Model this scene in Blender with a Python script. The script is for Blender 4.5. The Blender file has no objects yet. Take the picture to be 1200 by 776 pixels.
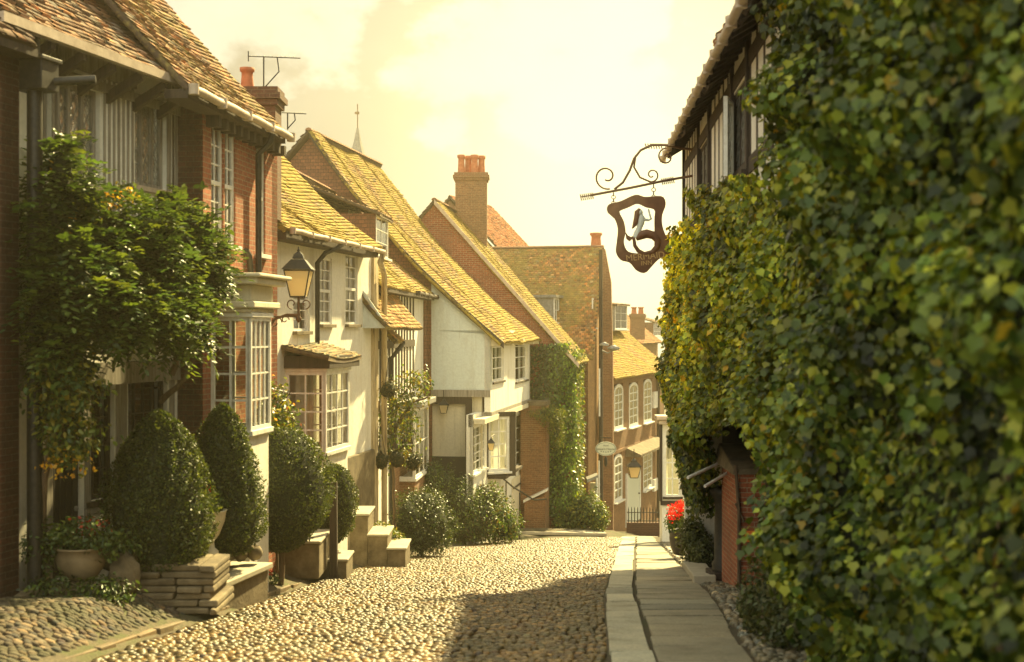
import bpy, math, random
import numpy as np
from mathutils import Vector, Matrix
random.seed(7); RNG = np.random.default_rng(7)
S = bpy.context.scene
COL = S.collection
R = math.radians
FP = 1500.0            # focal length in photo pixels
CX, CY = 600.0, 388.0

# ------------------------------------------------------------------ camera
cd = bpy.data.cameras.new('camera'); cam = bpy.data.objects.new('camera', cd); COL.objects.link(cam)
cam.location = (0, 0, 0); cam.rotation_euler = (R(90), 0, 0)
cd.sensor_width = 36; cd.lens = 45; cd.clip_start = 0.1; cd.clip_end = 3000
cd.dof.use_dof = True; cd.dof.focus_distance = 33; cd.dof.aperture_fstop = 1.7
S.camera = cam

# ------------------------------------------------------------------ sky and sun
SUN_AZ, SUN_EL = 27, 42
w = bpy.data.worlds.new('World'); S.world = w; w.use_nodes = True
nt = w.node_tree; N = nt.nodes; L = nt.links
for n in list(N): N.remove(n)
def nn(t, **k):
    n = N.new(t)
    for a, b in k.items(): setattr(n, a, b)
    return n
out = nn('ShaderNodeOutputWorld'); bg = nn('ShaderNodeBackground'); L.new(bg.outputs[0], out.inputs[0])
sky = nn('ShaderNodeTexSky', sky_type='NISHITA', sun_disc=False, sun_elevation=R(SUN_EL), sun_rotation=R(SUN_AZ), dust_density=3.0, air_density=1.2)
tc = nn('ShaderNodeTexCoord')
def mixc(a, b, f, bt='MIX'):
    m = nn('ShaderNodeMix', data_type='RGBA', blend_type=bt)
    for s, v in ((m.inputs[6], a), (m.inputs[7], b), (m.inputs[0], f)):
        if hasattr(v, 'is_output') or isinstance(v, bpy.types.NodeSocket): L.new(v, s)
        else: s.default_value = v
    return m.outputs[2]
def mth(op, a, b=None, c=None, clamp=False):
    m = nn('ShaderNodeMath', operation=op); m.use_clamp = clamp
    for i, v in enumerate((a, b, c)):
        if v is None: continue
        if isinstance(v, bpy.types.NodeSocket): L.new(v, m.inputs[i])
        else: m.inputs[i].default_value = v
    return m.outputs[0]
WS = 0.12              # background strength
warm = mixc(sky.outputs[0], (1.0, 0.77, 0.50, 1), 1.0, 'MULTIPLY')
grey = mixc(warm, (1.0, .93, .70, 1), 0.97)
# cumulus edges come from fine fractal noise on the view direction
mp = nn('ShaderNodeMapping'); mp.inputs['Scale'].default_value = (1.0, 1.0, 1.5); mp.inputs['Location'].default_value = (0.27, 0.3, 0.0)
L.new(tc.outputs['Generated'], mp.inputs[0])
n1 = nn('ShaderNodeTexNoise'); n1.inputs['Scale'].default_value = 13; n1.inputs['Detail'].default_value = 12; n1.inputs['Roughness'].default_value = 0.56
L.new(mp.outputs[0], n1.inputs['Vector'])
n2 = nn('ShaderNodeTexNoise'); n2.inputs['Scale'].default_value = 5; n2.inputs['Detail'].default_value = 6; L.new(mp.outputs[0], n2.inputs['Vector'])
# glow of the hazy sky low over the street's end
def dirdot(px, py):
    v = Vector(((px-CX)/FP, 1, (CY-py)/FP)).normalized()
    d = nn('ShaderNodeVectorMath', operation='DOT_PRODUCT'); L.new(tc.outputs['Generated'], d.inputs[0]); d.inputs[1].default_value = v
    return mth('MAXIMUM', d.outputs['Value'], 0.0)
g1 = mth('POWER', dirdot(740, 240), 60.0)
g2 = mth('POWER', dirdot(735, 215), 6.0)
# cumulus placed in the two patches of sky where the clouds stand
def patch(px, py, rad):
    c = math.cos(rad/FP)
    return mth('MULTIPLY', mth('SUBTRACT', dirdot(px, py), c), 1.0/(1-c), clamp=True)
pt = None
for px_, py_, r_ in ((300, 5, 150), (215, -30, 120), (375, 35, 70), (520, 85, 85), (600, 65, 110), (690, 25, 85), (640, 110, 95), (525, 142, 50), (735, 5, 60), (720, 130, 90), (60, -90, 200), (400, -260, 260), (-200, 60, 200)):
    q = patch(px_, py_, r_); pt = q if pt is None else mth('MAXIMUM', pt, q)
cn = nn('ShaderNodeMapRange', interpolation_type='SMOOTHSTEP'); cn.inputs['From Min'].default_value = 0.14; cn.inputs['From Max'].default_value = 0.56
L.new(mth('ADD', mth('MULTIPLY', pt, 0.75), mth('MULTIPLY', mth('SUBTRACT', n1.outputs[0], .5), 2.5)), cn.inputs[0])
veil = nn('ShaderNodeMapRange', interpolation_type='SMOOTHSTEP'); veil.inputs['From Min'].default_value = 0.38; veil.inputs['From Max'].default_value = 0.68; L.new(n2.outputs[0], veil.inputs[0])
cl = mth('MAXIMUM', mth('MULTIPLY', cn.outputs[0], mth('ADD', mth('MULTIPLY', n1.outputs[0], .9), .45)), mth('MULTIPLY', veil.outputs[0], 0.22), clamp=True)
csky = mixc(grey, (2.3, 2.22, 1.75, 1), cl)
csky = mixc(csky, (4.2, 3.9, 2.3, 1), mth('MULTIPLY', g1, 0.95))
csky = mixc(csky, (3.0, 2.55, 1.6, 1), mth('MULTIPLY', g2, 0.05))
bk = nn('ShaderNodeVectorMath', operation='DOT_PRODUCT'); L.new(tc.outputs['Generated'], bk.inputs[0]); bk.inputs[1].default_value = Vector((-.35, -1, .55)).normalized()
csky = mixc(csky, (5.6, 5.5, 4.3, 1), mth('MULTIPLY', mth('POWER', mth('MAXIMUM', bk.outputs['Value'], 0.0), 0.6), 0.74))   # added sky brightening behind the viewer, out of view, as front fill
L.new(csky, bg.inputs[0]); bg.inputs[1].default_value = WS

sd = bpy.data.lights.new('sun', 'SUN'); so = bpy.data.objects.new('sun', sd); COL.objects.link(so)
sd.energy = 5.0; sd.angle = R(1.2); sd.color = (1.0, 0.81, 0.37)
sv = Vector((math.sin(R(SUN_AZ))*math.cos(R(SUN_EL)), math.cos(R(SUN_AZ))*math.cos(R(SUN_EL)), math.sin(R(SUN_EL))))
so.rotation_euler = sv.to_track_quat('Z', 'Y').to_euler(); so.location = sv*200
S.view_settings.view_transform = 'Standard'; S.view_settings.look = 'None'; S.view_settings.gamma = 1
S.view_settings.exposure = 1.78
S.render.engine = 'CYCLES'

# ------------------------------------------------------------------ materials
MATS = {}
class MT:
    def __init__(s, name):
        s.m = bpy.data.materials.new(name); s.m.use_nodes = True; s.t = s.m.node_tree; s.n = s.t.nodes
        s.b = s.n['Principled BSDF']; s.o = s.n['Material Output']
    def new(s, t, **k):
        n = s.n.new(t)
        for a, b in k.items():
            if a in n.inputs.keys() and not hasattr(n, a): n.inputs[a].default_value = b
            else: setattr(n, a, b)
        return n
    def link(s, a, b): s.t.links.new(a, b)
    def noise(s, scale, detail=5, rough=0.6, vec=None, stretch=None):
        c = vec
        if c is None: c = s.new('ShaderNodeTexCoord').outputs['Object']
        if stretch:
            m = s.new('ShaderNodeMapping'); m.inputs['Scale'].default_value = stretch; s.link(c, m.inputs[0]); c = m.outputs[0]
        n = s.new('ShaderNodeTexNoise'); n.inputs['Scale'].default_value = scale; n.inputs['Detail'].default_value = detail; n.inputs['Roughness'].default_value = rough
        s.link(c, n.inputs['Vector']); return n.outputs[0]
    def ramp(s, v, stops):
        r = s.new('ShaderNodeValToRGB'); e = r.color_ramp.elements
        while len(e) > 1: e.remove(e[0])
        for i, (p, c) in enumerate(stops):
            q = e[0] if i == 0 else e.new(p)
            q.position = p; q.color = (c[0], c[1], c[2], 1) if len(c) == 3 else c
        s.link(v, r.inputs[0]); return r.outputs[0]
    def rng(s, v, a, b, lo=0.0, hi=1.0):
        r = s.new('ShaderNodeMapRange'); r.inputs[1].default_value = a; r.inputs[2].default_value = b; r.inputs[3].default_value = lo; r.inputs[4].default_value = hi
        s.link(v, r.inputs[0]); return r.outputs[0]
    def mix(s, a, b, f, bt='MIX'):
        m = s.new('ShaderNodeMix', data_type='RGBA', blend_type=bt)
        for q, v in ((m.inputs[6], a), (m.inputs[7], b), (m.inputs[0], f)):
            if isinstance(v, bpy.types.NodeSocket): s.link(v, q)
            else: q.default_value = v if not isinstance(v, tuple) or len(v) == 4 else (*v, 1)
        return m.outputs[2]
    def bump(s, v, st=0.5, dist=0.02):
        b = s.new('ShaderNodeBump'); b.inputs['Strength'].default_value = st; b.inputs['Distance'].default_value = dist
        s.link(v, b.inputs['Height']); s.link(b.outputs[0], s.b.inputs['Normal'])
    def fin(s, col=None, rough=0.8, metal=0.0, spec=None):
        if col is not None:
            if isinstance(col, bpy.types.NodeSocket): s.link(col, s.b.inputs['Base Color'])
            else: s.b.inputs['Base Color'].default_value = (*col, 1)
        if isinstance(rough, bpy.types.NodeSocket): s.link(rough, s.b.inputs['Roughness'])
        else: s.b.inputs['Roughness'].default_value = rough
        s.b.inputs['Metallic'].default_value = metal
        if spec is not None: s.b.inputs['Specular IOR Level'].default_value = spec
        MATS[s.m.name] = s.m; return s.m
def M(n): return MATS[n]

def brick_mat(name, c1, c2, mortar, w=.225, h=.075, dirt=(.10, .07, .045), dirtamt=.5):
    m = MT(name); uv = m.new('ShaderNodeUVMap').outputs[0]
    b = m.new('ShaderNodeTexBrick'); m.link(uv, b.inputs['Vector'])
    b.inputs['Scale'].default_value = 1; b.inputs['Mortar Size'].default_value = .007; b.inputs['Mortar Smooth'].default_value = .3
    b.inputs['Brick Width'].default_value = w; b.inputs['Row Height'].default_value = h; b.inputs['Bias'].default_value = -.1
    b.inputs['Color1'].default_value = (*c1, 1); b.inputs['Color2'].default_value = (*c2, 1); b.inputs['Mortar'].default_value = (*mortar, 1)
    big = m.noise(.9, 6, .65); fine = m.noise(26, 4)
    c = m.mix(b.outputs[0], dirt, m.rng(big, .42, .72, 0, dirtamt))
    c = m.mix(c, m.ramp(fine, [(.3, (.6, .6, .6)), (.7, (1.25, 1.2, 1.15))]), 1.0, 'MULTIPLY')
    hh = m.mix(b.outputs['Fac'], fine, .25)
    inv = m.new('ShaderNodeInvert'); m.link(hh, inv.inputs[1]); m.bump(inv.outputs[0], .7, .012)
    return m.fin(c, .88)
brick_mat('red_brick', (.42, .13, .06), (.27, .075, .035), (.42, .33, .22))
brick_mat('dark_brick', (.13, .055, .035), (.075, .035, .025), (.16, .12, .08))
brick_mat('brown_brick', (.30, .15, .07), (.21, .095, .045), (.33, .25, .15))
brick_mat('golden_brick', (.46, .26, .11), (.33, .17, .075), (.45, .35, .2))
brick_mat('hung_tile', (.26, .11, .06), (.17, .075, .045), (.03, .02, .015), .17, .11)

def plaster(name, col, stain=(.42, .33, .17), amt=.6):
    m = MT(name); a = m.noise(.8, 7, .7, stretch=(2.2, 2.2, .5)); f = m.noise(14, 5)
    c = m.mix(col, stain, m.rng(a, .50, .78, 0, amt)); s2 = m.noise(3, 8, .75, stretch=(3, 3, .22)); c = m.mix(c, (.30, .24, .13), m.rng(s2, .56, .74, 0, .55))
    c = m.mix(c, m.ramp(f, [(.3, (.9, .9, .9)), (.7, (1.05, 1.05, 1.05))]), 1., 'MULTIPLY')
    m.bump(m.mix(f, a, .6), .5, .03); return m.fin(c, .85)
plaster('white_plaster', (.82, .80, .73)); plaster('cool_plaster', (.62, .68, .66), (.35, .3, .2), .5)
plaster('cream_plaster', (.72, .66, .50)); plaster('grey_soffit', (.30, .27, .24))
m = MT('weathered_post'); a = m.noise(5, 8, .7, stretch=(3, 3, .25)); m.bump(a, .6, .02)
m.fin(m.ramp(a, [(.35, (.13, .09, .05)), (.5, (.5, .4, .24)), (.7, (.62, .55, .4))]), .9)
m = MT('dark_timber'); a = m.noise(6, 8, .7, stretch=(4, 4, .3)); m.bump(a, .5, .01)
m.fin(m.ramp(a, [(.3, (.018, .013, .01)), (.7, (.075, .052, .036))]), .8)
m = MT('grey_timber'); a = m.noise(6, 8, .7, stretch=(4, 4, .3)); m.bump(a, .5, .01)
m.fin(m.ramp(a, [(.3, (.14, .12, .10)), (.7, (.42, .38, .32))]), .85)
m = MT('white_paint'); a = m.noise(9, 6, .7); m.bump(a, .15, .005)
m.fin(m.ramp(a, [(.3, (.62, .6, .54)), (.6, (.8, .79, .74))]), .45)
m = MT('pale_fascia'); a = m.noise(5, 6, .7); m.fin(m.ramp(a, [(.3, (.35, .27, .2)), (.7, (.6, .5, .4))]), .6)
m = MT('black_iron'); a = m.noise(20, 4); m.bump(a, .2, .003); m.fin(m.ramp(a, [(.3, (.012, .012, .012)), (.7, (.04, .036, .03))]), .5, .2)
m = MT('brown_iron'); a = m.noise(20, 4); m.fin(m.ramp(a, [(.3, (.10, .05, .025)), (.7, (.17, .09, .045))]), .6, .1)
m = MT('lead'); a = m.noise(8, 5); m.fin(m.ramp(a, [(.3, (.16, .16, .15)), (.7, (.32, .31, .28))]), .55)
m = MT('terracotta'); a = m.noise(9, 5); m.fin(m.ramp(a, [(.3, (.36, .10, .04)), (.7, (.52, .19, .09))]), .8)
m = MT('glazed_pot'); a = m.noise(5, 5); m.fin(m.ramp(a, [(.3, (.16, .12, .07)), (.7, (.3, .23, .14))]), .6)
m = MT('interior'); m.fin((.10, .075, .05), .9)
m = MT('curtain'); a = m.noise(3, 3, stretch=(14, 14, .4)); m.bump(a, .8, .03); m.fin(m.ramp(a, [(.35, (.62, .6, .52)), (.65, (.85, .83, .75))]), .9)
m = MT('door_paint'); m.fin((.62, .66, .58), .5)
m = MT('dark_door'); m.fin((.035, .03, .028), .5)
m = MT('red_petals'); m.fin((.75, .02, .012), .6)
m = MT('orange_petals'); m.fin((.72, .26, .06), .6)
m = MT('sign_face'); m.fin((.60, .62, .50), .5)
m = MT('sign_ink'); m.fin((.03, .04, .03), .6)
m = MT('sign_brown'); a = m.noise(6, 5); m.fin(m.ramp(a, [(.3, (.13, .06, .03)), (.7, (.22, .11, .055))]), .6)
m = MT('sign_gilt'); m.fin((.55, .38, .16), .45)
m = MT('orange_light'); m.fin((.8, .22, .03), .6)
m = MT('soil'); a = m.noise(20, 6); m.bump(a, .8, .02); m.fin(m.ramp(a, [(.3, (.02, .014, .01)), (.7, (.06, .045, .03))]), 1)
# window glass: partly clear, glossy
m = MT('glass'); wv = m.noise(1.7, 2); bp = m.new('ShaderNodeBump'); bp.inputs['Strength'].default_value = .25; bp.inputs['Distance'].default_value = .04; m.link(wv, bp.inputs['Height'])
gl = m.new('ShaderNodeBsdfGlossy'); gl.inputs['Roughness'].default_value = .04; gl.inputs['Color'].default_value = (.95, .95, .92, 1); m.link(bp.outputs[0], gl.inputs['Normal'])
fr_ = m.new('ShaderNodeFresnel'); fr_.inputs['IOR'].default_value = 1.6
tr = m.new('ShaderNodeBsdfTransparent'); tr.inputs[0].default_value = (.85, .86, .8, 1); mx = m.new('ShaderNodeMixShader'); m.link(fr_.outputs[0], mx.inputs[0])
m.link(tr.outputs[0], mx.inputs[1]); m.link(gl.outputs[0], mx.inputs[2]); m.link(mx.outputs[0], m.o.inputs[0]); MATS['glass'] = m.m
m = MT('old_glass'); wv = m.noise(4.5, 3); bp = m.new('ShaderNodeBump'); bp.inputs['Strength'].default_value = .9; bp.inputs['Distance'].default_value = .05; m.link(wv, bp.inputs['Height'])
gl = m.new('ShaderNodeBsdfGlossy'); gl.inputs['Roughness'].default_value = .08; gl.inputs['Color'].default_value = (.9, .92, .9, 1); m.link(bp.outputs[0], gl.inputs['Normal'])
tr = m.new('ShaderNodeBsdfTransparent'); tr.inputs[0].default_value = (.85, .86, .8, 1); mx = m.new('ShaderNodeMixShader'); mx.inputs[0].default_value = .68
m.link(tr.outputs[0], mx.inputs[1]); m.link(gl.outputs[0], mx.inputs[2]); m.link(mx.outputs[0], m.o.inputs[0]); MATS['old_glass'] = m.m
m = MT('lamp_glass'); m.b.inputs['Base Color'].default_value = (.85, .72, .45, 1); m.b.inputs['Roughness'].default_value = .3
tr = m.new('ShaderNodeBsdfTranslucent'); tr.inputs[0].default_value = (.95, .8, .5, 1); mx = m.new('ShaderNodeMixShader'); mx.inputs[0].default_value = .45
m.link(tr.outputs[0], mx.inputs[1]); m.link(m.b.outputs[0], mx.inputs[2]); m.link(mx.outputs[0], m.o.inputs[0]); MATS['lamp_glass'] = m.m

def attr_col(m):
    a = m.new('ShaderNodeAttribute'); a.attribute_name = 'Col'; return a.outputs['Color']
def roof_mat(name, moss, amt, lo=.40, hi=.60):
    m = MT(name); c = attr_col(m); a = m.noise(.55, 8, .68); f = m.noise(9, 5, .7)
    x = m.new('ShaderNodeMath', operation='MULTIPLY_ADD'); m.link(f, x.inputs[0]); x.inputs[1].default_value = .8; m.link(a, x.inputs[2])
    y = m.rng(x.outputs[0], lo+.40, hi+.40, 0, amt)
    mc = m.ramp(m.noise(5, 5), [(.3, (moss[0]*.55, moss[1]*.6, moss[2]*.8)), (.7, moss)])
    c = m.mix(c, mc, y); m.bump(f, .5, .012); return m.fin(c, .9)
roof_mat('mossy_tile', (.50, .36, .05), .9, .38, .52)
roof_mat('part_mossy_tile', (.38, .29, .07), .8, .44, .62)
roof_mat('brown_tile', (.26, .2, .07), .45, .48, .7)
def leaf_mat(name, rough=.42, trans=.38, tint=(1.5, 1.35, .55), spec=.5):
    m = MT(name); c = attr_col(m); m.link(c, m.b.inputs['Base Color']); m.b.inputs['Roughness'].default_value = rough
    m.b.inputs['Specular IOR Level'].default_value = spec
    t = m.new('ShaderNodeBsdfTranslucent'); m.link(m.mix(c, tint, 1.0, 'MULTIPLY'), t.inputs[0])
    mx = m.new('ShaderNodeMixShader'); mx.inputs[0].default_value = trans
    m.link(m.b.outputs[0], mx.inputs[1]); m.link(t.outputs[0], mx.inputs[2]); m.link(mx.outputs[0], m.o.inputs[0]); MATS[name] = m.m
leaf_mat('leaf'); leaf_mat('ivy_leaf', .33, .34, (1.7, 1.4, .4), .35); leaf_mat('box_leaf', .45, .4)
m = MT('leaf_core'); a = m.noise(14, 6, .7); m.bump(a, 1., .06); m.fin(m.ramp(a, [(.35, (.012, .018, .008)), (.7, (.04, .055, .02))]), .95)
m = MT('bark'); a = m.noise(9, 7, .7, stretch=(3, 3, .4)); m.bump(a, .8, .02); m.fin(m.ramp(a, [(.3, (.05, .035, .022)), (.7, (.19, .13, .08))]), .9)
m = MT('stone'); a = m.noise(3, 8, .7); f = m.noise(22, 5); m.bump(m.mix(a, f, .4), .7, .03)
m.fin(m.ramp(a, [(.3, (.07, .055, .035)), (.5, (.16, .125, .075)), (.72, (.26, .215, .14))]), .9)
m = MT('pale_stone'); a = m.noise(2.5, 8, .7); m.bump(m.noise(30, 5), .3, .01); m.fin(m.ramp(a, [(.3, (.30, .27, .2)), (.7, (.46, .42, .33))]), .8)
m = MT('cobble'); c = attr_col(m); c = m.mix(c, (.06, .055, .02), m.rng(m.noise(.8, 7, .7), .42, .64, 0, .7)); f = m.noise(60, 4); c = m.mix(c, m.ramp(f, [(.3, (.75, .75, .75)), (.7, (1.2, 1.2, 1.2))]), 1., 'MULTIPLY'); m.bump(f, .4, .008); m.fin(c, .42, spec=.5)
m = MT('dull_cobble'); c = attr_col(m); f = m.noise(40, 5); m.bump(f, .5, .01); m.fin(m.mix(c, (.05, .05, .02), m.rng(m.noise(1.5, 6), .42, .62, 0, .8)), .85)
m = MT('joint_dirt'); a = m.noise(1.1, 6, .7); f = m.noise(40, 5); m.bump(f, .8, .015)
g = m.ramp(f, [(.3, (.035, .028, .018)), (.7, (.11, .085, .05))]); m.fin(m.mix(g, (.055, .065, .018), m.rng(a, .5, .65, 0, .7)), .95)
m = MT('flag'); c = attr_col(m); a = m.noise(1.6, 8, .7); f = m.noise(35, 5); c = m.mix(c, m.ramp(a, [(.3, (.5, .48, .42)), (.5, (.95, .95, .92)), (.7, (1.25, 1.2, 1.1))]), 1., 'MULTIPLY'); c = m.mix(c, m.ramp(f, [(.35, (.7, .7, .68)), (.65, (1.15, 1.15, 1.12))]), 1., 'MULTIPLY'); m.bump(m.mix(a, f, .5), .6, .02); m.fin(c, .62)
m = MT('earth'); a = m.noise(1.3, 8, .7); f = m.noise(30, 5); m.bump(f, .8, .03)
m.fin(m.mix(m.ramp(f, [(.3, (.05, .04, .025)), (.7, (.15, .12, .075))]), (.06, .075, .02), m.rng(a, .45, .6, 0, .8)), .95)

# ------------------------------------------------------------------ helpers
def P(px, py, Y): return Vector(((px-CX)*Y/FP, Y, (CY-py)*Y/FP))
def tagit(o, label=None, cat=None, group=None, kind=None):
    if label: o['label'] = label
    if cat: o['category'] = cat
    if group: o['group'] = group
    if kind: o['kind'] = kind
    return o
def T(name, label, cat, loc, group=None):
    o = bpy.data.objects.new(name, None); COL.objects.link(o); o.location = loc; o.empty_display_size = .2
    return tagit(o, label, cat, group)
def wloc(o):
    v = Vector((0, 0, 0))
    while o is not None: v += o.location; o = o.parent
    return v
def uvproject(me):
    nl = len(me.loops)
    if nl == 0: return
    co = np.empty(len(me.vertices)*3, np.float32); me.vertices.foreach_get('co', co); co = co.reshape(-1, 3)
    vi = np.empty(nl, np.int32); me.loops.foreach_get('vertex_index', vi)
    npz = len(me.polygons); nr = np.empty(npz*3, np.float32); me.polygons.foreach_get('normal', nr); nr = nr.reshape(-1, 3)
    lt = np.empty(npz, np.int32); me.polygons.foreach_get('loop_total', lt)
    nl_ = np.repeat(nr, lt, axis=0); p = co[vi]
    t = np.stack([-nl_[:, 1], nl_[:, 0]], 1); ln = np.linalg.norm(t, axis=1); flat = np.abs(nl_[:, 2]) > .92; ln[ln < 1e-6] = 1
    t /= ln[:, None]
    u = (p[:, :2]*t).sum(1); v = p[:, 2].copy(); u[flat] = p[flat, 0]; v[flat] = p[flat, 1]
    uv = me.uv_layers.new(name='UVMap'); uv.data.foreach_set('uv', np.stack([u, v], 1).astype(np.float32).ravel())
class MB:
    def __init__(s): s.v = []; s.f = []; s.c = []; s.sm = []; s.mi = []
    def poly(s, pts, mi=0, smooth=False, col=None):
        b = len(s.v); s.v += [tuple(p) for p in pts]; s.f.append(tuple(range(b, b+len(pts)))); s.mi.append(mi); s.sm.append(smooth); s.c.append(col)
    def mesh(s, vs, fs, mi=0, smooth=False, col=None):
        b = len(s.v); s.v += [tuple(p) for p in vs]
        for f in fs: s.f.append(tuple(b+i for i in f)); s.mi.append(mi); s.sm.append(smooth); s.c.append(col)
    def hexa(s, p, mi=0, col=None):    # p: 8 points, bottom 4 then top 4
        s.mesh(p, [(0, 3, 2, 1), (4, 5, 6, 7), (0, 1, 5, 4), (1, 2, 6, 5), (2, 3, 7, 6), (3, 0, 4, 7)], mi, False, col)
    def box(s, a, b, mi=0, col=None):
        x0, y0, z0 = a; x1, y1, z1 = b
        s.hexa([(x0, y0, z0), (x1, y0, z0), (x1, y1, z0), (x0, y1, z0), (x0, y0, z1), (x1, y0, z1), (x1, y1, z1), (x0, y1, z1)], mi, col)
    def prism(s, pts, d, mi=0):        # extrude polygon by vector d
        n = len(pts); d = Vector(d); vs = [Vector(p) for p in pts] + [Vector(p)+d for p in pts]
        s.mesh(vs, [tuple(range(n-1, -1, -1)), tuple(range(n, 2*n))] + [(i, (i+1) % n, n+(i+1) % n, n+i) for i in range(n)], mi)
    def tube(s, path, r, seg=8, mi=0, cap=True):
        path = [Vector(p) for p in path]; n = len(path); rs = r if isinstance(r, (list, tuple)) else [r]*n
        vs = []; prev = None
        for i, p in enumerate(path):
            d = (path[min(i+1, n-1)]-path[max(i-1, 0)]); d = d.normalized() if d.length > 1e-9 else Vector((0, 0, 1))
            if prev is None:
                a = Vector((0, 0, 1)) if abs(d.z) < .9 else Vector((1, 0, 0)); x = d.cross(a).normalized()
            else: x = (prev - d*prev.dot(d)).normalized()
            prev = x; y = d.cross(x)
            for k in range(seg):
                t = 2*math.pi*k/seg; vs.append(p + x*math.cos(t)*rs[i] + y*math.sin(t)*rs[i])
        fs = [(i*seg+k, i*seg+(k+1) % seg, (i+1)*seg+(k+1) % seg, (i+1)*seg+k) for i in range(n-1) for k in range(seg)]
        s.mesh(vs, fs, mi, True)
        if cap: s.mesh(vs[:seg], [tuple(range(seg-1, -1, -1))], mi); s.mesh(vs[-seg:], [tuple(range(seg))], mi)
    def lathe(s, c, prof, seg=16, mi=0, smooth=True, sx=1, sy=1):
        c = Vector(c); vs = []
        for r, z in prof:
            for k in range(seg):
                t = 2*math.pi*k/seg; vs.append(c+Vector((r*sx*math.cos(t), r*sy*math.sin(t), z)))
        n = len(prof)
        s.mesh(vs, [(i*seg+k, i*seg+(k+1) % seg, (i+1)*seg+(k+1) % seg, (i+1)*seg+k) for i in range(n-1) for k in range(seg)], mi, smooth)
        s.mesh(vs[:seg], [tuple(range(seg-1, -1, -1))], mi); s.mesh(vs[-seg:], [tuple(range(seg))], mi)
    def build(s, name, mats, parent=None, loc=None, bevel=0):
        me = bpy.data.meshes.new(name)
        off = wloc(parent) if parent is not None else Vector(loc or (0, 0, 0))
        v = np.array(s.v, dtype=np.float64).reshape(-1, 3)
        me.from_pydata(v.tolist(), [], s.f); me.update()
        uvproject(me)
        if off.length > 0: me.transform(Matrix.Translation(-off))
        if isinstance(mats, str): mats = [mats]
        for q in mats: me.materials.append(M(q))
        me.polygons.foreach_set('material_index', s.mi); me.polygons.foreach_set('use_smooth', s.sm)
        if any(c is not None for c in s.c):
            ca = me.color_attributes.new('Col', 'FLOAT_COLOR', 'CORNER'); arr = []
            for f, c in zip(s.f, s.c):
                cc = tuple(c)+(1,) if c is not None else (.3, .3, .3, 1); arr += list(cc)*len(f)
            ca.data.foreach_set('color', np.array(arr, np.float32))
        o = bpy.data.objects.new(name, me); COL.objects.link(o)
        if parent is not None: o.parent = parent
        else: o.location = off
        if bevel:
            bm = o.modifiers.new('bevel', 'BEVEL'); bm.width = bevel; bm.segments = 2; bm.limit_method = 'ANGLE'
        return o
def raw_mesh(name, V, F, cols, mats, parent=None, loc=(0, 0, 0), smooth=False, mi=None):
    """V (n,3), F (m,k) equal sized faces, cols (m,3)"""
    me = bpy.data.meshes.new(name); off = wloc(parent) if parent is not None else Vector(loc)
    V = V - np.array(off)[None, :]; m_, k = F.shape
    me.vertices.add(len(V)); me.vertices.foreach_set('co', V.astype(np.float32).ravel())
    me.loops.add(m_*k); me.loops.foreach_set('vertex_index', F.astype(np.int32).ravel())
    me.polygons.add(m_); me.polygons.foreach_set('loop_start', np.arange(0, m_*k, k, dtype=np.int32))
    me.polygons.foreach_set('loop_total', np.full(m_, k, np.int32))
    me.update(calc_edges=True)
    if smooth: me.polygons.foreach_set('use_smooth', np.ones(m_, bool))
    for q in (mats if isinstance(mats, list) else [mats]): me.materials.append(M(q))
    if mi is not None: me.polygons.foreach_set('material_index', mi.astype(np.int32))
    ca = me.color_attributes.new('Col', 'FLOAT_COLOR', 'CORNER'); c = np.concatenate([cols, np.ones((m_, 1))], 1)
    ca.data.foreach_set('color', np.repeat(c, k, axis=0).astype(np.float32).ravel())
    o = bpy.data.objects.new(name, me); COL.objects.link(o)
    if parent is not None: o.parent = parent
    else: o.location = off
    return o

class Fr:
    """a facade frame: o ground origin, u along the facade (away), v into the building"""
    def __init__(s, o, u, v): s.o = Vector(o); s.u = Vector(u).normalized(); s.v = Vector(v).normalized()
    def pt(s, u, v, z): p = s.o + s.u*u + s.v*v; return Vector((p.x, p.y, z))
    def hit(s, px, py, v=0):
        d = Vector(((px-CX)/FP, 1, (CY-py)/FP)); t = (s.o.dot(s.v)+v)/(d.x*s.v.x+d.y*s.v.y)
        p = d*t; return (Vector((p.x, p.y, 0))-s.o).dot(s.u), p.z
    def side(s, px, py, u=0):
        d = Vector(((px-CX)/FP, 1, (CY-py)/FP)); t = (s.o.dot(s.u)+u)/(d.x*s.u.x+d.y*s.u.y)
        p = d*t; return (Vector((p.x, p.y, 0))-s.o).dot(s.v), p.z
    def box(s, mb, u0, u1, v0, v1, z0, z1, mi=0, col=None):
        q = [(u0, v0), (u1, v0), (u1, v1), (u0, v1)]
        mb.hexa([s.pt(a, b, z0) for a, b in q]+[s.pt(a, b, z1) for a, b in q], mi, col)
    def end(s, u, v=0):   # frame of the near end wall: its u runs back into the house, its v away from the camera
        return Fr(s.pt(u, v, 0), s.v, s.u)
def LFr(px, Y, V):
    o = Vector(((px-CX)*Y/FP, Y, 0)); u = Vector(((V-CX)/FP, 1, 0)).normalized(); return Fr(o, u, (-u.y, u.x, 0))
def RFr(px, Y, V):
    o = Vector(((px-CX)*Y/FP, Y, 0)); u = Vector(((V-CX)/FP, 1, 0)).normalized(); return Fr(o, u, (u.y, -u.x, 0))

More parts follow.
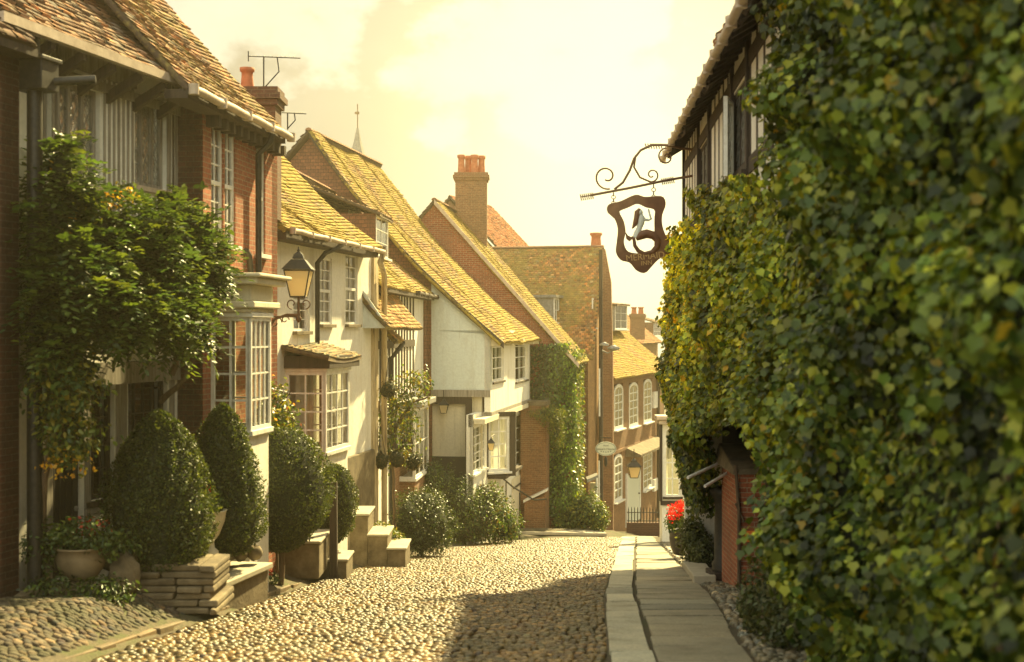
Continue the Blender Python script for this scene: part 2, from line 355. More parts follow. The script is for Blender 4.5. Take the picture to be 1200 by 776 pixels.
def wall(parent, fr, u0, u1, z0, z1, mat, holes=(), v=0, th=.25, name='wall', top=None):
    """wall in plane v with rectangular holes (u0,u1,z0,z1) and reveals; top: optional gable polygon above z1"""
    us = sorted({u0, u1, *[min(max(h[i], u0), u1) for h in holes for i in (0, 1)]}); zs = sorted({z0, z1, *[min(max(h[i], z0), z1) for h in holes for i in (2, 3)]})
    mb = MB()
    for a, b in zip(us, us[1:]):
        for c, d in zip(zs, zs[1:]):
            if b-a < 1e-5 or d-c < 1e-5: continue
            mu, mz = (a+b)/2, (c+d)/2
            if any(h[0] < mu < h[1] and h[2] < mz < h[3] for h in holes): continue
            mb.poly([fr.pt(a, v, c), fr.pt(b, v, c), fr.pt(b, v, d), fr.pt(a, v, d)])
            mb.poly([fr.pt(a, v+th, c), fr.pt(b, v+th, c), fr.pt(b, v+th, d), fr.pt(a, v+th, d)])
    for h in holes:
        a, b, c, d = h[:4]
        mb.poly([fr.pt(a, v, c), fr.pt(a, v+th, c), fr.pt(a, v+th, d), fr.pt(a, v, d)])
        mb.poly([fr.pt(b, v, c), fr.pt(b, v+th, c), fr.pt(b, v+th, d), fr.pt(b, v, d)])
        mb.poly([fr.pt(a, v, c), fr.pt(b, v, c), fr.pt(b, v+th, c), fr.pt(a, v+th, c)])
        mb.poly([fr.pt(a, v, d), fr.pt(b, v, d), fr.pt(b, v+th, d), fr.pt(a, v+th, d)])
    for a in (u0, u1): mb.poly([fr.pt(a, v, z0), fr.pt(a, v+th, z0), fr.pt(a, v+th, z1), fr.pt(a, v, z1)])
    mb.poly([fr.pt(u0, v, z1), fr.pt(u1, v, z1), fr.pt(u1, v+th, z1), fr.pt(u0, v+th, z1)])
    if top: mb.prism([fr.pt(a, v, c) for a, c in top], fr.v*th)
    return mb.build(name, mat, parent)

def window(parent, fr, u0, u1, z0, z1, v=.06, cols=2, rows=4, fw=.05, bw=.022, mat='white_paint', arch=0, sash=False, lead=0, sill=True, curtain=0, muls=(), sillm=None, sillw=.06):
    if u1 < u0: u0, u1 = u1, u0
    if z1 < z0: z0, z1 = z1, z0
    mb = MB(); d = .055
    B = lambda a, b, c, e, vo=0, dd=d: fr.box(mb, a, b, v+vo, v+vo+dd, c, e)
    za = z1-arch
    B(u0, u0+fw, z0, za); B(u1-fw, u1, z0, za); B(u0+fw, u1-fw, z0, z0+fw)
    if arch:
        n = 10; c = (u0+u1)/2; r = (u1-u0)/2
        pts = [(c-r*math.cos(math.pi*i/n), za+arch*math.sin(math.pi*i/n)) for i in range(n+1)]
        pin = [(c-(r-fw)*math.cos(math.pi*i/n), za+(arch-fw)*math.sin(math.pi*i/n)) for i in range(n+1)]
        for i in range(n): mb.prism([fr.pt(*q, 0) if False else fr.pt(q[0], v, q[1]) for q in (pts[i], pts[i+1], pin[i+1], pin[i])], fr.v*d)
    else: B(u0+fw, u1-fw, z1-fw, z1)
    iu0, iu1, iz0, iz1 = u0+fw, u1-fw, z0+fw, z1-fw
    for mf in muls:
        q = u0+(u1-u0)*mf; B(q-fw*.45, q+fw*.45, iz0, iz1, .002, d-.004)
    if sash: zm = z0+(z1-z0)*(sash if sash < 1 else .5); B(iu0, iu1, zm-.03, zm+.03, -.004, d+.006)
    for i in range(1, cols): q = iu0+(iu1-iu0)*i/cols; B(q-bw/2, q+bw/2, iz0, iz1-(arch*.25 if arch else 0), .012, .03)
    for i in range(1, rows): q = iz0+(iz1-iz0)*i/rows; B(iu0, iu1, q-bw/2, q+bw/2, .014, .026)
    w_ = mb.build('window', mat, parent)
    if lead:
        lb = MB(); W = iu1-iu0; H = iz1-iz0; st = lead; k = -H
        asp = 1.55
        def clipline(u_, z_, du, dz):
            t0, t1 = -1e9, 1e9
            for p, dd_, lo, hi in ((u_, du, iu0, iu1), (z_, dz, iz0, iz1)):
                a, b = (lo-p)/dd_, (hi-p)/dd_
                if a > b: a, b = b, a
                t0, t1 = max(t0, a), min(t1, b)
            return (t0, t1) if t1-t0 > .02 else None
        n = int((W+H/asp)/st)+2
        for sg in (1, -1):
            for i in range(-n, n):
                uu = (iu0 if sg > 0 else iu1)+i*st; r_ = clipline(uu, iz0, sg*1.0, asp)
                if not r_: continue
                a = fr.pt(uu+sg*r_[0], v+.022+.004*sg, iz0+asp*r_[0]); b = fr.pt(uu+sg*r_[1], v+.022+.004*sg, iz0+asp*r_[1])
                lb.tube([a, b], .0055, 4)
        lb.build('lead_cames', 'lead', w_)
    g = MB(); vg = v+.032
    if arch: g.poly([fr.pt(u0+.02, vg, z0+.02), fr.pt(u1-.02, vg, z0+.02)]+[fr.pt(q[0], vg, q[1]) for q in reversed(pin)])
    else: g.poly([fr.pt(iu0-.01, vg, iz0-.01), fr.pt(iu1+.01, vg, iz0-.01), fr.pt(iu1+.01, vg, iz1+.01), fr.pt(iu0-.01, vg, iz1+.01)])
    g.build('pane', 'old_glass' if lead else 'glass', w_)
    if curtain:
        c = MB(); W = iu1-iu0; vc = v+(.075 if lead else .16)
        def cloth(a, b, za_, zb_):
            n = max(4, int((b-a)/.05)); q = [(a+(b-a)*i/n, vc+.02*math.sin(i*2.1)) for i in range(n+1)]
            for i in range(n): c.poly([fr.pt(q[i][0], q[i][1], za_), fr.pt(q[i+1][0], q[i+1][1], za_), fr.pt(q[i+1][0], q[i+1][1], zb_), fr.pt(q[i][0], q[i][1], zb_)], 0, True)
        zt = z1-.01
        if curtain == 1: cloth(iu0, iu0+W*.3, z0, zt); cloth(iu1-W*.3, iu1, z0, zt)
        elif curtain == 2: cloth(iu0, iu1, z0+(z1-z0)*.55, zt)
        elif curtain == 3: cloth(iu0, iu1, z0, zt)
        c.build('curtain', 'curtain', w_)
    if sill:
        sb = MB(); fr.box(sb, u0-.05, u1+.05, v-.06-sillw, v+.05, z0-.07, z0-.002); sb.build('sill', sillm or mat, w_, bevel=.006)
    return w_

def roof(parent, org, A, Sv, mat, gauge=.115, tw=.17, sag=.0, bell=.0, base=(.24, .11, .06), var=.35, name='roof', lift=.026, wob=.02, seed=1, under=.09, moss_edge=None):
    """tiled slope. org: eave start, A: along vector, Sv: up-slope vector"""
    rg = np.random.default_rng(seed); org = np.array(org, float); A = np.array(A, float); Sv = np.array(Sv, float)
    la = np.linalg.norm(A); ls = np.linalg.norm(Sv); nrm = np.cross(A, Sv); nrm /= np.linalg.norm(nrm)
    if nrm[2] < 0: nrm = -nrm
    na = max(2, int(la/tw)); ns = max(2, int(ls/gauge))
    ph = rg.uniform(0, 6, 6)
    def surf(a, s):
        w_ = wob*(np.sin(a*la*1.3+ph[0]+s*2)+.6*np.sin(a*la*2.9+ph[1])+.5*np.sin(s*ls*1.7+ph[2]+a*3)) - sag*np.sin(np.pi*np.clip(a, 0, 1))*(0.5+.5*s) - bell*np.sin(np.pi*np.clip(s, 0, 1))
        return org+A*a[..., None]+Sv*s[..., None]+nrm*w_[..., None]
    J, I = np.meshgrid(np.arange(ns), np.arange(na), indexing='ij'); J = J.ravel(); I = I.ravel()
    offs = (J % 2)*.5; a0 = (I+offs-.25)/na; a1 = (I+1+offs-.25)/na; a0 = np.clip(a0, -.004, 1.004); a1 = np.clip(a1, -.004, 1.004)
    keep = a1-a0 > .1/na; a0, a1, J = a0[keep], a1[keep], J[keep]; n = len(J)
    g = .05/na; a0 = a0+g; a1 = a1-g
    s0 = J/ns+rg.normal(0, .05, n)/ns; s1 = (J+1.15)/ns
    lf = lift*(1+rg.normal(0, .35, n)); tl = rg.normal(0, .003, n)
    p0 = surf(a0, s0)+nrm*(lf+tl)[:, None]; p1 = surf(a1, s0)+nrm*(lf-tl)[:, None]; p2 = surf(a1, s1)+nrm*.002; p3 = surf(a0, s1)+nrm*.002
    q0 = surf(a0, s0)-nrm*.004; q1 = surf(a1, s0)-nrm*.004
    V = np.stack([p0, p1, p2, p3, q0, q1], 1).reshape(-1, 3); b = np.arange(n)*6
    F = np.concatenate([np.stack([b, b+1, b+2, b+3], 1), np.stack([b+4, b+5, b+1, b], 1), np.stack([b+4, b, b+3, b+3], 1)[:0]])
    br = np.exp(rg.normal(0, var, n))[:, None]; hue = rg.normal(0, .16, n)[:, None]
    c = np.array(base)[None]*br*np.concatenate([1+hue, np.ones_like(hue), 1-hue], 1); c = np.clip(c, .01, .7)
    cols = np.concatenate([c, c])
    # underlay slab as a grid
    ga = max(4, int(la/.5)); gs = max(4, int(ls/.5)); aa, ss = np.meshgrid(np.linspace(0, 1, ga+1), np.linspace(0, 1, gs+1), indexing='ij')
    top = surf(aa.ravel(), ss.ravel())-nrm*.006; bot = surf(aa.ravel(), ss.ravel())-nrm*under
    bi = len(V); idx = np.arange((ga+1)*(gs+1)).reshape(ga+1, gs+1); quad = np.stack([idx[:-1, :-1], idx[1:, :-1], idx[1:, 1:], idx[:-1, 1:]], -1).reshape(-1, 4)
    m_ = len(top); edges = []
    for line in (idx[0, :], idx[-1, :], idx[:, 0], idx[:, -1]):
        edges.append(np.stack([line[:-1], line[1:], line[1:]+m_, line[:-1]+m_], 1))
    F2 = np.concatenate([quad, quad[:, ::-1]+m_]+edges)+bi
    V = np.concatenate([V, top, bot]); cols = np.concatenate([cols, np.tile(np.array([[.07, .045, .03]]), (len(F2), 1))])
    F = np.concatenate([F, F2])
    return raw_mesh(name, V, F, cols, mat, parent)
def ridge_tiles(parent, a, b, r=.11, mat='brown_tile', base=(.28, .14, .08)):
    a = Vector(a); b = Vector(b); n = max(2, int((b-a).length/.32)); mb = MB(); d = (b-a)/n
    for i in range(n):
        p = a+d*i; k = random.uniform(.7, 1.2); s0 = d.normalized().cross(Vector((0, 0, 1))).normalized(); z = Vector((0, 0, 1)); vs = []
        for t, rr in ((0, r), (1.03, r*.93)):
            for j in range(7): an = math.pi*j/6; vs.append(p+d*t+s0*math.cos(an)*rr+z*(math.sin(an)*rr*.8-.03))
        mb.mesh(vs, [(j, j+1, 8+j, 7+j) for j in range(6)]+[tuple(range(7)), tuple(range(7, 14))], 0, False, (base[0]*k, base[1]*k, base[2]*k))
    return mb.build('ridge', mat, parent)

def text_mesh(name, body, size, origin, xdir, ydir, mat, parent, depth=.004, align='CENTER'):
    cu = bpy.data.curves.new('t', 'FONT'); cu.body = body; cu.size = size; cu.extrude = depth; cu.align_x = align; cu.align_y = 'CENTER'
    to = bpy.data.objects.new('t', cu); me = bpy.data.meshes.new_from_object(to); bpy.data.objects.remove(to)
    x = Vector(xdir).normalized(); y = Vector(ydir).normalized(); z = x.cross(y)
    mt = Matrix((x, y, z)).transposed().to_4x4(); mt.translation = Vector(origin)-wloc(parent)
    me.transform(mt); me.materials.clear(); me.materials.append(M(mat))
    o = bpy.data.objects.new(name, me); COL.objects.link(o); o.parent = parent; return o

# ------------------------------------------------------------------ ground
def gz(Y):
    if Y < 46: return -(1.45+.13*Y)
    return -7.43-.17*(Y-46) if Y < 90 else -7.43-.17*44-.02*(Y-90)
KL = [(-10, -4.6), (4, -4.2), (11.3, -3.85), (16.5, -3.62), (20, -3.5), (25.5, -3.3), (30, -2.65), (36, -2.1), (41, -1.0), (45, 1.2), (47.5, 3.6), (52, 5.2), (62, 7.2), (90, 14)]
KR = [(-10, -.3), (4, .35), (11.3, .84), (18.6, 1.33), (26.5, 2.07), (38, 3.17), (46, 3.95), (52, 7.0), (62, 9.6), (90, 16)]
def itp(T_, Y): return float(np.interp(Y, [a for a, b in T_], [b for a, b in T_]))
def ss(x): x = min(max(x, 0), 1); return x*x*(3-2*x)
def zg(x, Y):
    z = gz(Y); l = itp(KL, Y); r = itp(KR, Y)
    if x < l: z += .10+.30*ss((l-x)/.9)*ss((Y-9)/4)
    if x > r: z += .05
    return z
mb = MB(); ys = list(np.arange(-10, 60, 1.0))+list(np.arange(60, 150, 10))+[200, 400, 1500]; xs = [-1500, -300, -60, -30, -15, -9, -7, -6, -5.4, -5, -4.6, -4.3, -4.1, -3.9, -3.7, -3.5, -3.3, -3.1, -2.9, -2.7, -2.4, -2, -1, 0, 1, 2, 3, 4, 5, 6, 8, 12, 20, 60, 300, 1500]
vv = [(x, y, (zg(x, y)-.055 if itp(KL, y) > x else gz(y)-.055)) for y in ys for x in xs]; nx = len(xs)
mb.mesh(vv, [(j*nx+i, j*nx+i+1, (j+1)*nx+i+1, (j+1)*nx+i) for j in range(len(ys)-1) for i in range(nx-1)], 0, True)
tagit(mb.build('ground', 'earth'), kind='structure')

def strip(name, L_, R_, mat, y0, y1, dz, st=.5, sides=.0, kind='structure'):
    m_ = MB(); yy = list(np.arange(y0, y1+1e-6, st)); n = 8
    vs = [(itp(L_, y)+(itp(R_, y)-itp(L_, y))*i/n, y, gz(y)+dz) for y in yy for i in range(n+1)]
    m_.mesh(vs, [(j*(n+1)+i, j*(n+1)+i+1, (j+1)*(n+1)+i+1, (j+1)*(n+1)+i) for j in range(len(yy)-1) for i in range(n)], 0, True)
    return tagit(m_.build(name, mat), kind=kind)
strip('road_bed', KL, KR, 'joint_dirt', -8, 90, -.012)

def cobbles(name, region, y0, y1, size, dz, rg, base=(.30, .25, .17), hgt=.028, sx=1.0, mat='cobble'):
    """domed stones on a jittered grid; region(x,y)->bool array, returns one surface mesh"""
    pts = []
    y = y0; row = 0
    while y < y1:
        xl, xr = region(y); n = max(1, int((xr-xl)/(size*sx)))
        x = xl+(np.arange(n)+.5+(row % 2)*.4)*(xr-xl)/n + rg.normal(0, size*.2, n)
        yy_ = y+rg.normal(0, size*.2, n)+.05*np.sin(x*2.1+row*.3)
        pts.append(np.stack([x, yy_, np.full(n, row)], 1)); y += size*.92; row += 1
    p = np.concatenate(pts); n = len(p)
    zb = np.array([gz(q) for q in p[:, 1]])+dz
    k = 8; ang = np.arange(k)*2*np.pi/k
    rx = size*.5*rg.uniform(.78, 1.12, n)*sx; ry = size*.5*rg.uniform(.72, 1.02, n); h = hgt*rg.uniform(.65, 1.35, n)
    rot = rg.uniform(-.5, .5, n); jit = rg.uniform(.88, 1.1, (n, k))
    def ring(f, hz, sq=1.0):
        ca, sa = np.cos(ang)[None], np.sin(ang)[None]
        # squarish stones
        q = 1/np.maximum(np.abs(ca), np.abs(sa))**.45
        X = rx[:, None]*f*ca*q*jit; Y = ry[:, None]*f*sa*q*jit
        xr_ = X*np.cos(rot)[:, None]-Y*np.sin(rot)[:, None]; yr_ = X*np.sin(rot)[:, None]+Y*np.cos(rot)[:, None]
        return np.stack([p[:, 0][:, None]+xr_, p[:, 1][:, None]+yr_, zb[:, None]+h[:, None]*hz-.13*yr_], -1)
    r0 = ring(1.0, -.5); r1 = ring(.9, .45); r2 = ring(.55, .88); cc = np.stack([p[:, 0], p[:, 1], zb+h], -1)[:, None]
    V = np.concatenate([r0, r1, r2, cc], 1); per = 3*k+1; V[..., 2] += rg.normal(0, .0015, (n, per)); V = V.reshape(-1, 3)
    i = np.arange(k); j = (i+1) % k
    f = np.concatenate([np.stack([i, j, k+j, k+i], 1), np.stack([k+i, k+j, 2*k+j, 2*k+i], 1), np.stack([2*k+i, 2*k+j, np.full(k, 3*k), np.full(k, 3*k)], 1)])
    # triangles for the cap must not be degenerate quads: split arrays
    fq = f[:2*k]; ft = np.stack([2*k+i, 2*k+j, np.full(k, 3*k)], 1)
    b = (np.arange(n)*per)[:, None, None]
    FQ = (fq[None]+b).reshape(-1, 4); FT = (ft[None]+b).reshape(-1, 3)
    FT_as = np.concatenate([FT, FT[:, 2:3]], 1)
    br = np.exp(rg.normal(0, .42, n)); hue = rg.normal(0, .10, n)
    c = np.stack([base[0]*br*(1+hue), base[1]*br, base[2]*br*(1-hue*1.2)], 1); c = np.clip(c, .03, .7)
    # mixed mesh with from loops
    me = bpy.data.meshes.new(name); nq, ntv = len(FQ), len(FT)
    me.vertices.add(len(V)); me.vertices.foreach_set('co', V.astype(np.float32).ravel())
    me.loops.add(nq*4+ntv*3); me.loops.foreach_set('vertex_index', np.concatenate([FQ.ravel(), FT.ravel()]).astype(np.int32))
    me.polygons.add(nq+ntv); ls_ = np.concatenate([np.arange(nq)*4, nq*4+np.arange(ntv)*3]); me.polygons.foreach_set('loop_start', ls_.astype(np.int32))
    me.polygons.foreach_set('loop_total', np.concatenate([np.full(nq, 4), np.full(ntv, 3)]).astype(np.int32)); me.update(calc_edges=True)
    me.polygons.foreach_set('use_smooth', np.ones(nq+ntv, bool)); me.materials.append(M(mat))
    cq = np.repeat(np.repeat(c, 2*k, axis=0), 4, axis=0); ct = np.repeat(np.repeat(c, k, axis=0), 3, axis=0); cc = np.concatenate([cq, ct]); cc = np.concatenate([cc, np.ones((len(cc), 1))], 1)
    me.color_attributes.new('Col', 'FLOAT_COLOR', 'CORNER').data.foreach_set('color', cc.astype(np.float32).ravel())
    o = bpy.data.objects.new(name, me); COL.objects.link(o); tagit(o, kind='structure'); return o
rg = np.random.default_rng(3)
cobbles('cobbled_road', lambda y: (itp(KL, y)+.12, itp(KR, y)-.02), 8.0, 56, .098, .0, rg, base=(.165, .108, .042), hgt=.026)

# right kerb of long pale slabs, then flagstones
def slabs(name, xl, xr, y0, y1, lens, dz, th, base, rg, gap=.02, skew=.0, mat='flag'):
    mb = MB(); y = y0
    while y < y1:
        ln = rg.uniform(*lens); ya, yb = y+gap/2, y+ln-gap/2
        jl, jr = rg.uniform(-.02, .02, 2)
        q = [(itp(xl, ya)+jl+gap, ya), (itp(xr, ya)+jr-gap, ya+skew), (itp(xr, yb)+jr-gap, yb+skew), (itp(xl, yb)+jl+gap, yb)]
        t = rg.uniform(-.012, .012, 4); k = math.exp(rg.normal(0, .13)); h = rg.normal(0, .03)
        mb.hexa([(a, b, gz(b)+dz-th) for a, b in q]+[(a, b, gz(b)+dz+t_) for (a, b), t_ in zip(q, t)], 0, (base[0]*k*(1+h), base[1]*k, base[2]*k*(1-h)))
        y += ln
    return tagit(mb.build(name, mat, bevel=.012), kind='structure')
off = lambda K, d0, d1: [(y, x+np.interp(y, [11, 38], [d0, d1])) for y, x in K]
KR2 = off(KR, .42, .5); RE0 = [(-10, 3.2), (4, 3.2), (11.3, 3.6), (20, 4.3), (28, 4.6), (40, 5.2), (46, 5.6), (90, 19)]
FR_ = [(-10, 1.35), (4, 1.7), (11.3, 2.10), (18.6, 2.9), (28, 3.62), (38, 4.42), (46, 5.1), (90, 17.5)]
strip('pavement_bed', KR, RE0, 'joint_dirt', 5, 46, .025)
slabs('kerb', KR, KR2, 5, 47.5, (1.2, 2.3), .07, .16, (.40, .38, .30), rg, .025)
slabs('pavement', KR2, FR_, 5, 46, (.75, 1.25), .055, .12, (.27, .245, .185), rg, .03, .06)
RE = [(-10, 3.2), (4, 3.2), (11.3, 3.6), (20, 4.3), (28, 4.6), (40, 5.2), (46, 5.6), (90, 19)]
cobbles('pebble_strip', lambda y: (itp(FR_, y)+.02, itp(RE, y)), 8.0, 40, .10, .04, rg, base=(.20, .17, .12), hgt=.03)
# left kerb: thin rough stones, and beside it a rough cobbled verge
KLo = [(y, x-.12) for y, x in KL]
slabs('kerb', KLo, KL, 6, 52, (.3, .95), .05, .2, (.16, .11, .06), rg, .03, mat='flag')
def vz(name, y0, y1):
    o = cobbles(name, lambda y: (itp(KL, y)-2.2, itp(KL, y)-.2), y0, y1, .095, .0, rg, base=(.085, .062, .038), hgt=.018, mat='dull_cobble')  # stones coloured extra dark to stand in for dappled shade on the verge
    me = o.data; n = len(me.vertices); a = np.empty(n*3, np.float32); me.vertices.foreach_get('co', a); a = a.reshape(-1, 3)
    a[:, 2] += np.array([zg(x, y)-gz(y) for x, y in a[:, :2]])-.045; me.vertices.foreach_set('co', a.ravel()); me.update()
vz('verge', 8, 17)
# pale raised paving under the far houses
mb = MB(); pts = [(-1.2, 42.5), (1.3, 45.3), (3.5, 47.3), (3.3, 49.6), (2.3, 48.8), (.4, 45.6), (-1.6, 42.9)]
mb.prism([(x, y, gz(min(y, 47))+.25-(y-42.5)*.05) for x, y in pts], (0, 0, .12)); tagit(mb.build('far_pavement', 'pale_stone', bevel=.02), kind='structure')
# ------------------------------------------------------------------ houses, left row
def pipe_pts(fr, pts): return [fr.pt(u, v, z) for u, v, z in pts]
def gutter(parent, a, b, r=.06, mat='pale_fascia', name='gutter'):
    a = Vector(a); b = Vector(b); mb = MB(); n = 14
    mb.tube([a+(b-a)*i/n+Vector((0, 0, .008*math.sin(i*1.7))) for i in range(n+1)], r, 8)
    k = max(1, int((b-a).length/.9))
    for i in range(k+1): p = a+(b-a)*(i/k); mb.lathe(p-Vector((0, 0, r*1.15)), [(r*1.15, 0), (r*1.2, r*2.3)], 8)
    return mb.build(name, mat, parent)
def body_box(parent, fr, u0, u1, v0, v1, z0, z1, mat, name='wall'):
    mb = MB(); fr.box(mb, u0, u1, v0, v1, z0, z1); return mb.build(name, mat, parent)

# H0: nearest dark brick house, only its far corner in view
A1 = LFr(35, 14.9, 1000)
h = T('brick_house', 'dark brick house corner at the far left edge behind the black downpipe', 'house', A1.pt(-2, 0, -3.2), 'houses along the street')
wall(h, A1, -7, -.68, -3.8, 3.15, 'dark_brick', v=-.35, th=.3)
wall(h, A1.end(-.68, -.35), 0, 3, -3.8, 3.15, 'dark_brick', v=-.3, th=.29, name='end_wall')
roof(h, A1.pt(-8, -.62, 3.1), A1.u*7.25, A1.v*4+Vector((0, 0, 4.6)), 'brown_tile', base=(.16, .09, .06), seed=31)
mb = MB(); A1.box(mb, -8, -.72, -.62, -.3, 3.0, 3.09); mb.build('soffit', 'dark_timber', h)
t = T('drainpipe', 'tall black downpipe with a square rainwater head at the far left', 'pipe', A1.pt(-.45, -.45, -3.2))
mb = MB(); mb.tube([A1.pt(-.5, -.42, -3.35), A1.pt(-.5, -.42, 2.72)], .085, 10); mb.tube([A1.pt(-.5, -.42, 2.95), A1.pt(-.5, -.42, 3.25), A1.pt(-.6, -.5, 3.4)], .06, 8); mb.build('pipe', 'black_iron', t)
mb = MB(); A1.box(mb, -.66, -.34, -.62, -.24, 2.68, 3.02); A1.box(mb, -.69, -.31, -.65, -.21, 3.0, 3.05); mb.build('rainwater_head', 'black_iron', t, bevel=.01)
mb = MB(); mb.tube([A1.pt(-.4, -.6, 2.8), A1.pt(-.2, -1.0, 2.84)], .05, 8); mb.build('outlet', 'black_iron', t)

# H1: timber framed house
h = T('timber_house', 'timber framed house with white pinstripe panels and leaded windows above the wisteria', 'house', A1.pt(2, 0, -3), 'houses along the street')
U1 = A1.hit(208, 300)[0]
wA = A1.hit(70, 215), A1.hit(117, 95); wA = (wA[0][0], wA[1][0], A1.hit(90, 213)[1], A1.hit(90, 99)[1])
wB = (A1.hit(158, 200)[0], A1.hit(195, 200)[0], A1.hit(175, 220)[1], A1.hit(175, 117)[1])
wC = (A1.hit(44, 200)[0], A1.hit(60, 200)[0], A1.hit(52, 180)[1], A1.hit(52, 82)[1])
gd = (A1.hit(62, 500)[0], A1.hit(98, 500)[0], -3.0, A1.hit(80, 415)[1])
gw = (A1.hit(104, 500)[0], A1.hit(134, 500)[0], A1.hit(118, 585)[1], A1.hit(118, 425)[1])
gw2 = (A1.hit(150, 500)[0], A1.hit(196, 500)[0], A1.hit(118, 585)[1], A1.hit(118, 425)[1])
ZE = A1.hit(208, 135)[1]
ZT = A1.hit(228, 97, -.5)[1]+.18
wall(h, A1, -4, U1+.35, -3.8, ZT, 'white_plaster', [wA, wB, wC, gd, gw, gw2], th=.2)
body_box(h, A1, -.68, U1+.3, 2.6, 2.8, -3.6, ZT, 'interior', 'inner_wall')
window(h, A1, *wA, cols=1, rows=1, mat='grey_timber', muls=(.333, .666), lead=.14, fw=.06, sillm='pale_fascia', curtain=3)  # white curtains added in both wide leaded windows to mimic bright sky reflections
window(h, A1, *wB, cols=1, rows=1, mat='grey_timber', muls=(.333, .666), lead=.14, fw=.06, sillm='pale_fascia', curtain=3)  # white curtain added here too, to mimic bright sky reflections
window(h, A1, *wC, cols=1, rows=1, mat='grey_timber', lead=.14, fw=.05, sill=False)
window(h, A1, *gw, cols=3, rows=5, mat='dark_timber', fw=.06)
window(h, A1, *gw2, cols=4, rows=5, mat='dark_timber', fw=.06)
mb = MB(); A1.box(mb, gd[0], gd[1], .08, .13, gd[2]-.5, gd[3]);
for i in range(1, 5): q = gd[0]+(gd[1]-gd[0])*i/5; A1.box(mb, q-.012, q+.012, .06, .08, gd[2]-.5, gd[3])
d_ = mb.build('door', 'dark_door', h); mb = MB(); mb.lathe(A1.pt(gd[1]-.1, .04, -2.2), [(.02, -.03), (.03, 0), (.02, .03)], 8); mb.build('handle', 'lead', d_)
mb = MB()
def stud(u, w_=.09, z0=-.3, z1=ZT): A1.box(mb, u-w_/2, u+w_/2, -.008, .02, z0, z1)
for u in np.linspace(wA[1]+.1, wB[0]-.06, 7): stud(u, .055)
for u in (wA[0]-.06, wC[1]+.06, wC[0]-.07, wB[1]+.06, U1-.02): stud(u, .11)
for u in np.linspace(wB[1]+.17, U1-.12, 3): stud(u, .05)
for u in np.linspace(wA[0]+.1, wA[1]-.1, 4): stud(u, .06, -.3, wA[2]-.12)
for u in np.linspace(wB[0]+.1, wB[1]-.1, 4): stud(u, .06, -.3, wB[2]-.12)
for z, t_ in ((-.55, .28), (wA[3]+.06, .12)): A1.box(mb, -.65, U1, -.05, .0, z-t_/2, z+t_/2)
A1.box(mb, wA[0]-.05, wB[0], -.032, .0, wA[3]+.18, ZT)
for u in (-.6, gd[0]-.08, gd[1]+.08, gw[1]+.1, gw2[0]-.1, gw2[1]+.12): stud(u, .14, -3.7, -.55)
A1.box(mb, gw[0]-.1, gw[1]+.1, -.04, .0, gw[2]-.16, gw[2]-.08); A1.box(mb, -.6, U1, -.04, .0, -3.7, -3.35)
mb.build('timber_frame', 'grey_timber', h)
ze = A1.hit(228, 97, -.5)[1]; ue = A1.hit(228, 97, -.5)[0]; ue0 = A1.hit(20, 22, -.5)[0]
roof(h, A1.pt(ue0-.3, -.52, ze), A1.u*(ue-ue0+.3), A1.v*4.4+Vector((0, 0, 4.3)), 'brown_tile', base=(.24, .14, .09), sag=.05, bell=.08, seed=2)
mb = MB(); A1.box(mb, ue0-.3, ue, -.56, -.5, ze-.13, ze-.02); mb.build('fascia', 'pale_fascia', h)
for u in np.arange(ue0, ue-.1, .62):
    mb = MB(); mb.prism([A1.pt(u, -.49, ze-.22), A1.pt(u, .0, ze-.50), A1.pt(u, .0, ze-.36), A1.pt(u, -.49, ze-.10)], A1.u*.09); mb.build('bracket', 'dark_timber', h)
mb = MB(); mb.prism([A1.pt(ue0-.3, -.5, ze-.12), A1.pt(ue0-.3, .0, ze+.16), A1.pt(ue0-.3, .0, ze+.12), A1.pt(ue0-.3, -.5, ze-.15)], A1.u*(ue-ue0+.3)); mb.build('soffit', 'grey_soffit', h)
EAVE1 = (A1, ue0, ue, ze)

# H2: red brick house
A2 = LFr(238, 18.1, 800)
h = T('brick_house', 'narrow red brick house with tall white sashes and a white bay with cornice', 'house', A2.pt(1.7, 0, -3.4), 'houses along the street')
U2 = A2.hit(325, 300)[0]; Z2 = 3.22
q0 = (A2.hit(247.5, 200)[0], A2.hit(262, 200)[0], A2.hit(255, 285)[1], A2.hit(255, 144)[1])
q1 = (A2.hit(263, 200)[0]+.02, A2.hit(276, 200)[0], q0[2], q0[3])
q2 = (A2.hit(300, 200)[0]+.0, A2.hit(311, 200)[0], q0[2]-.05, q0[3])
wall(h, A2, 0, U2, -4.2, Z2, 'red_brick', [q0, q1, q2, (.32, 1.2, -2.6, -.05)], th=.3)
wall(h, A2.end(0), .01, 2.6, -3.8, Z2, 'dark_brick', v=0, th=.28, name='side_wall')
wall(h, A2.end(U2), .0, 4.6, -4.2, Z2, 'red_brick', v=-.28, th=.28, name='side_wall', top=[(0, Z2), (2.4, Z2+2.5), (4.6, Z2)])
body_box(h, A2, .3, U2-.3, 2.6, 2.8, -3.6, Z2, 'interior', 'inner_wall')
for q, cu in ((q0, 1), (q1, 1), (q2, 3)): window(h, A2, *q, cols=2, rows=6, sash=.5, fw=.055, curtain=cu, v=.03)
ze = A2.hit(335, 158, -.3)[1]; ue = A2.hit(337, 158, -.3)[0]; ub = A2.hit(222, 105, -.3)[0]
roof(h, A2.pt(ub, -.3, ze), A2.u*(ue-ub), A2.v*3.6+Vector((0, 0, 3.95)), 'part_mossy_tile', base=(.27, .14, .08), sag=.04, bell=.05, seed=3)
gutter(h, A2.pt(ub, -.36, ze-.03), A2.pt(ue, -.36, ze-.03))
mb = MB(); A2.box(mb, ub, ue-.05, -.28, .05, ze-.14, ze-.02)
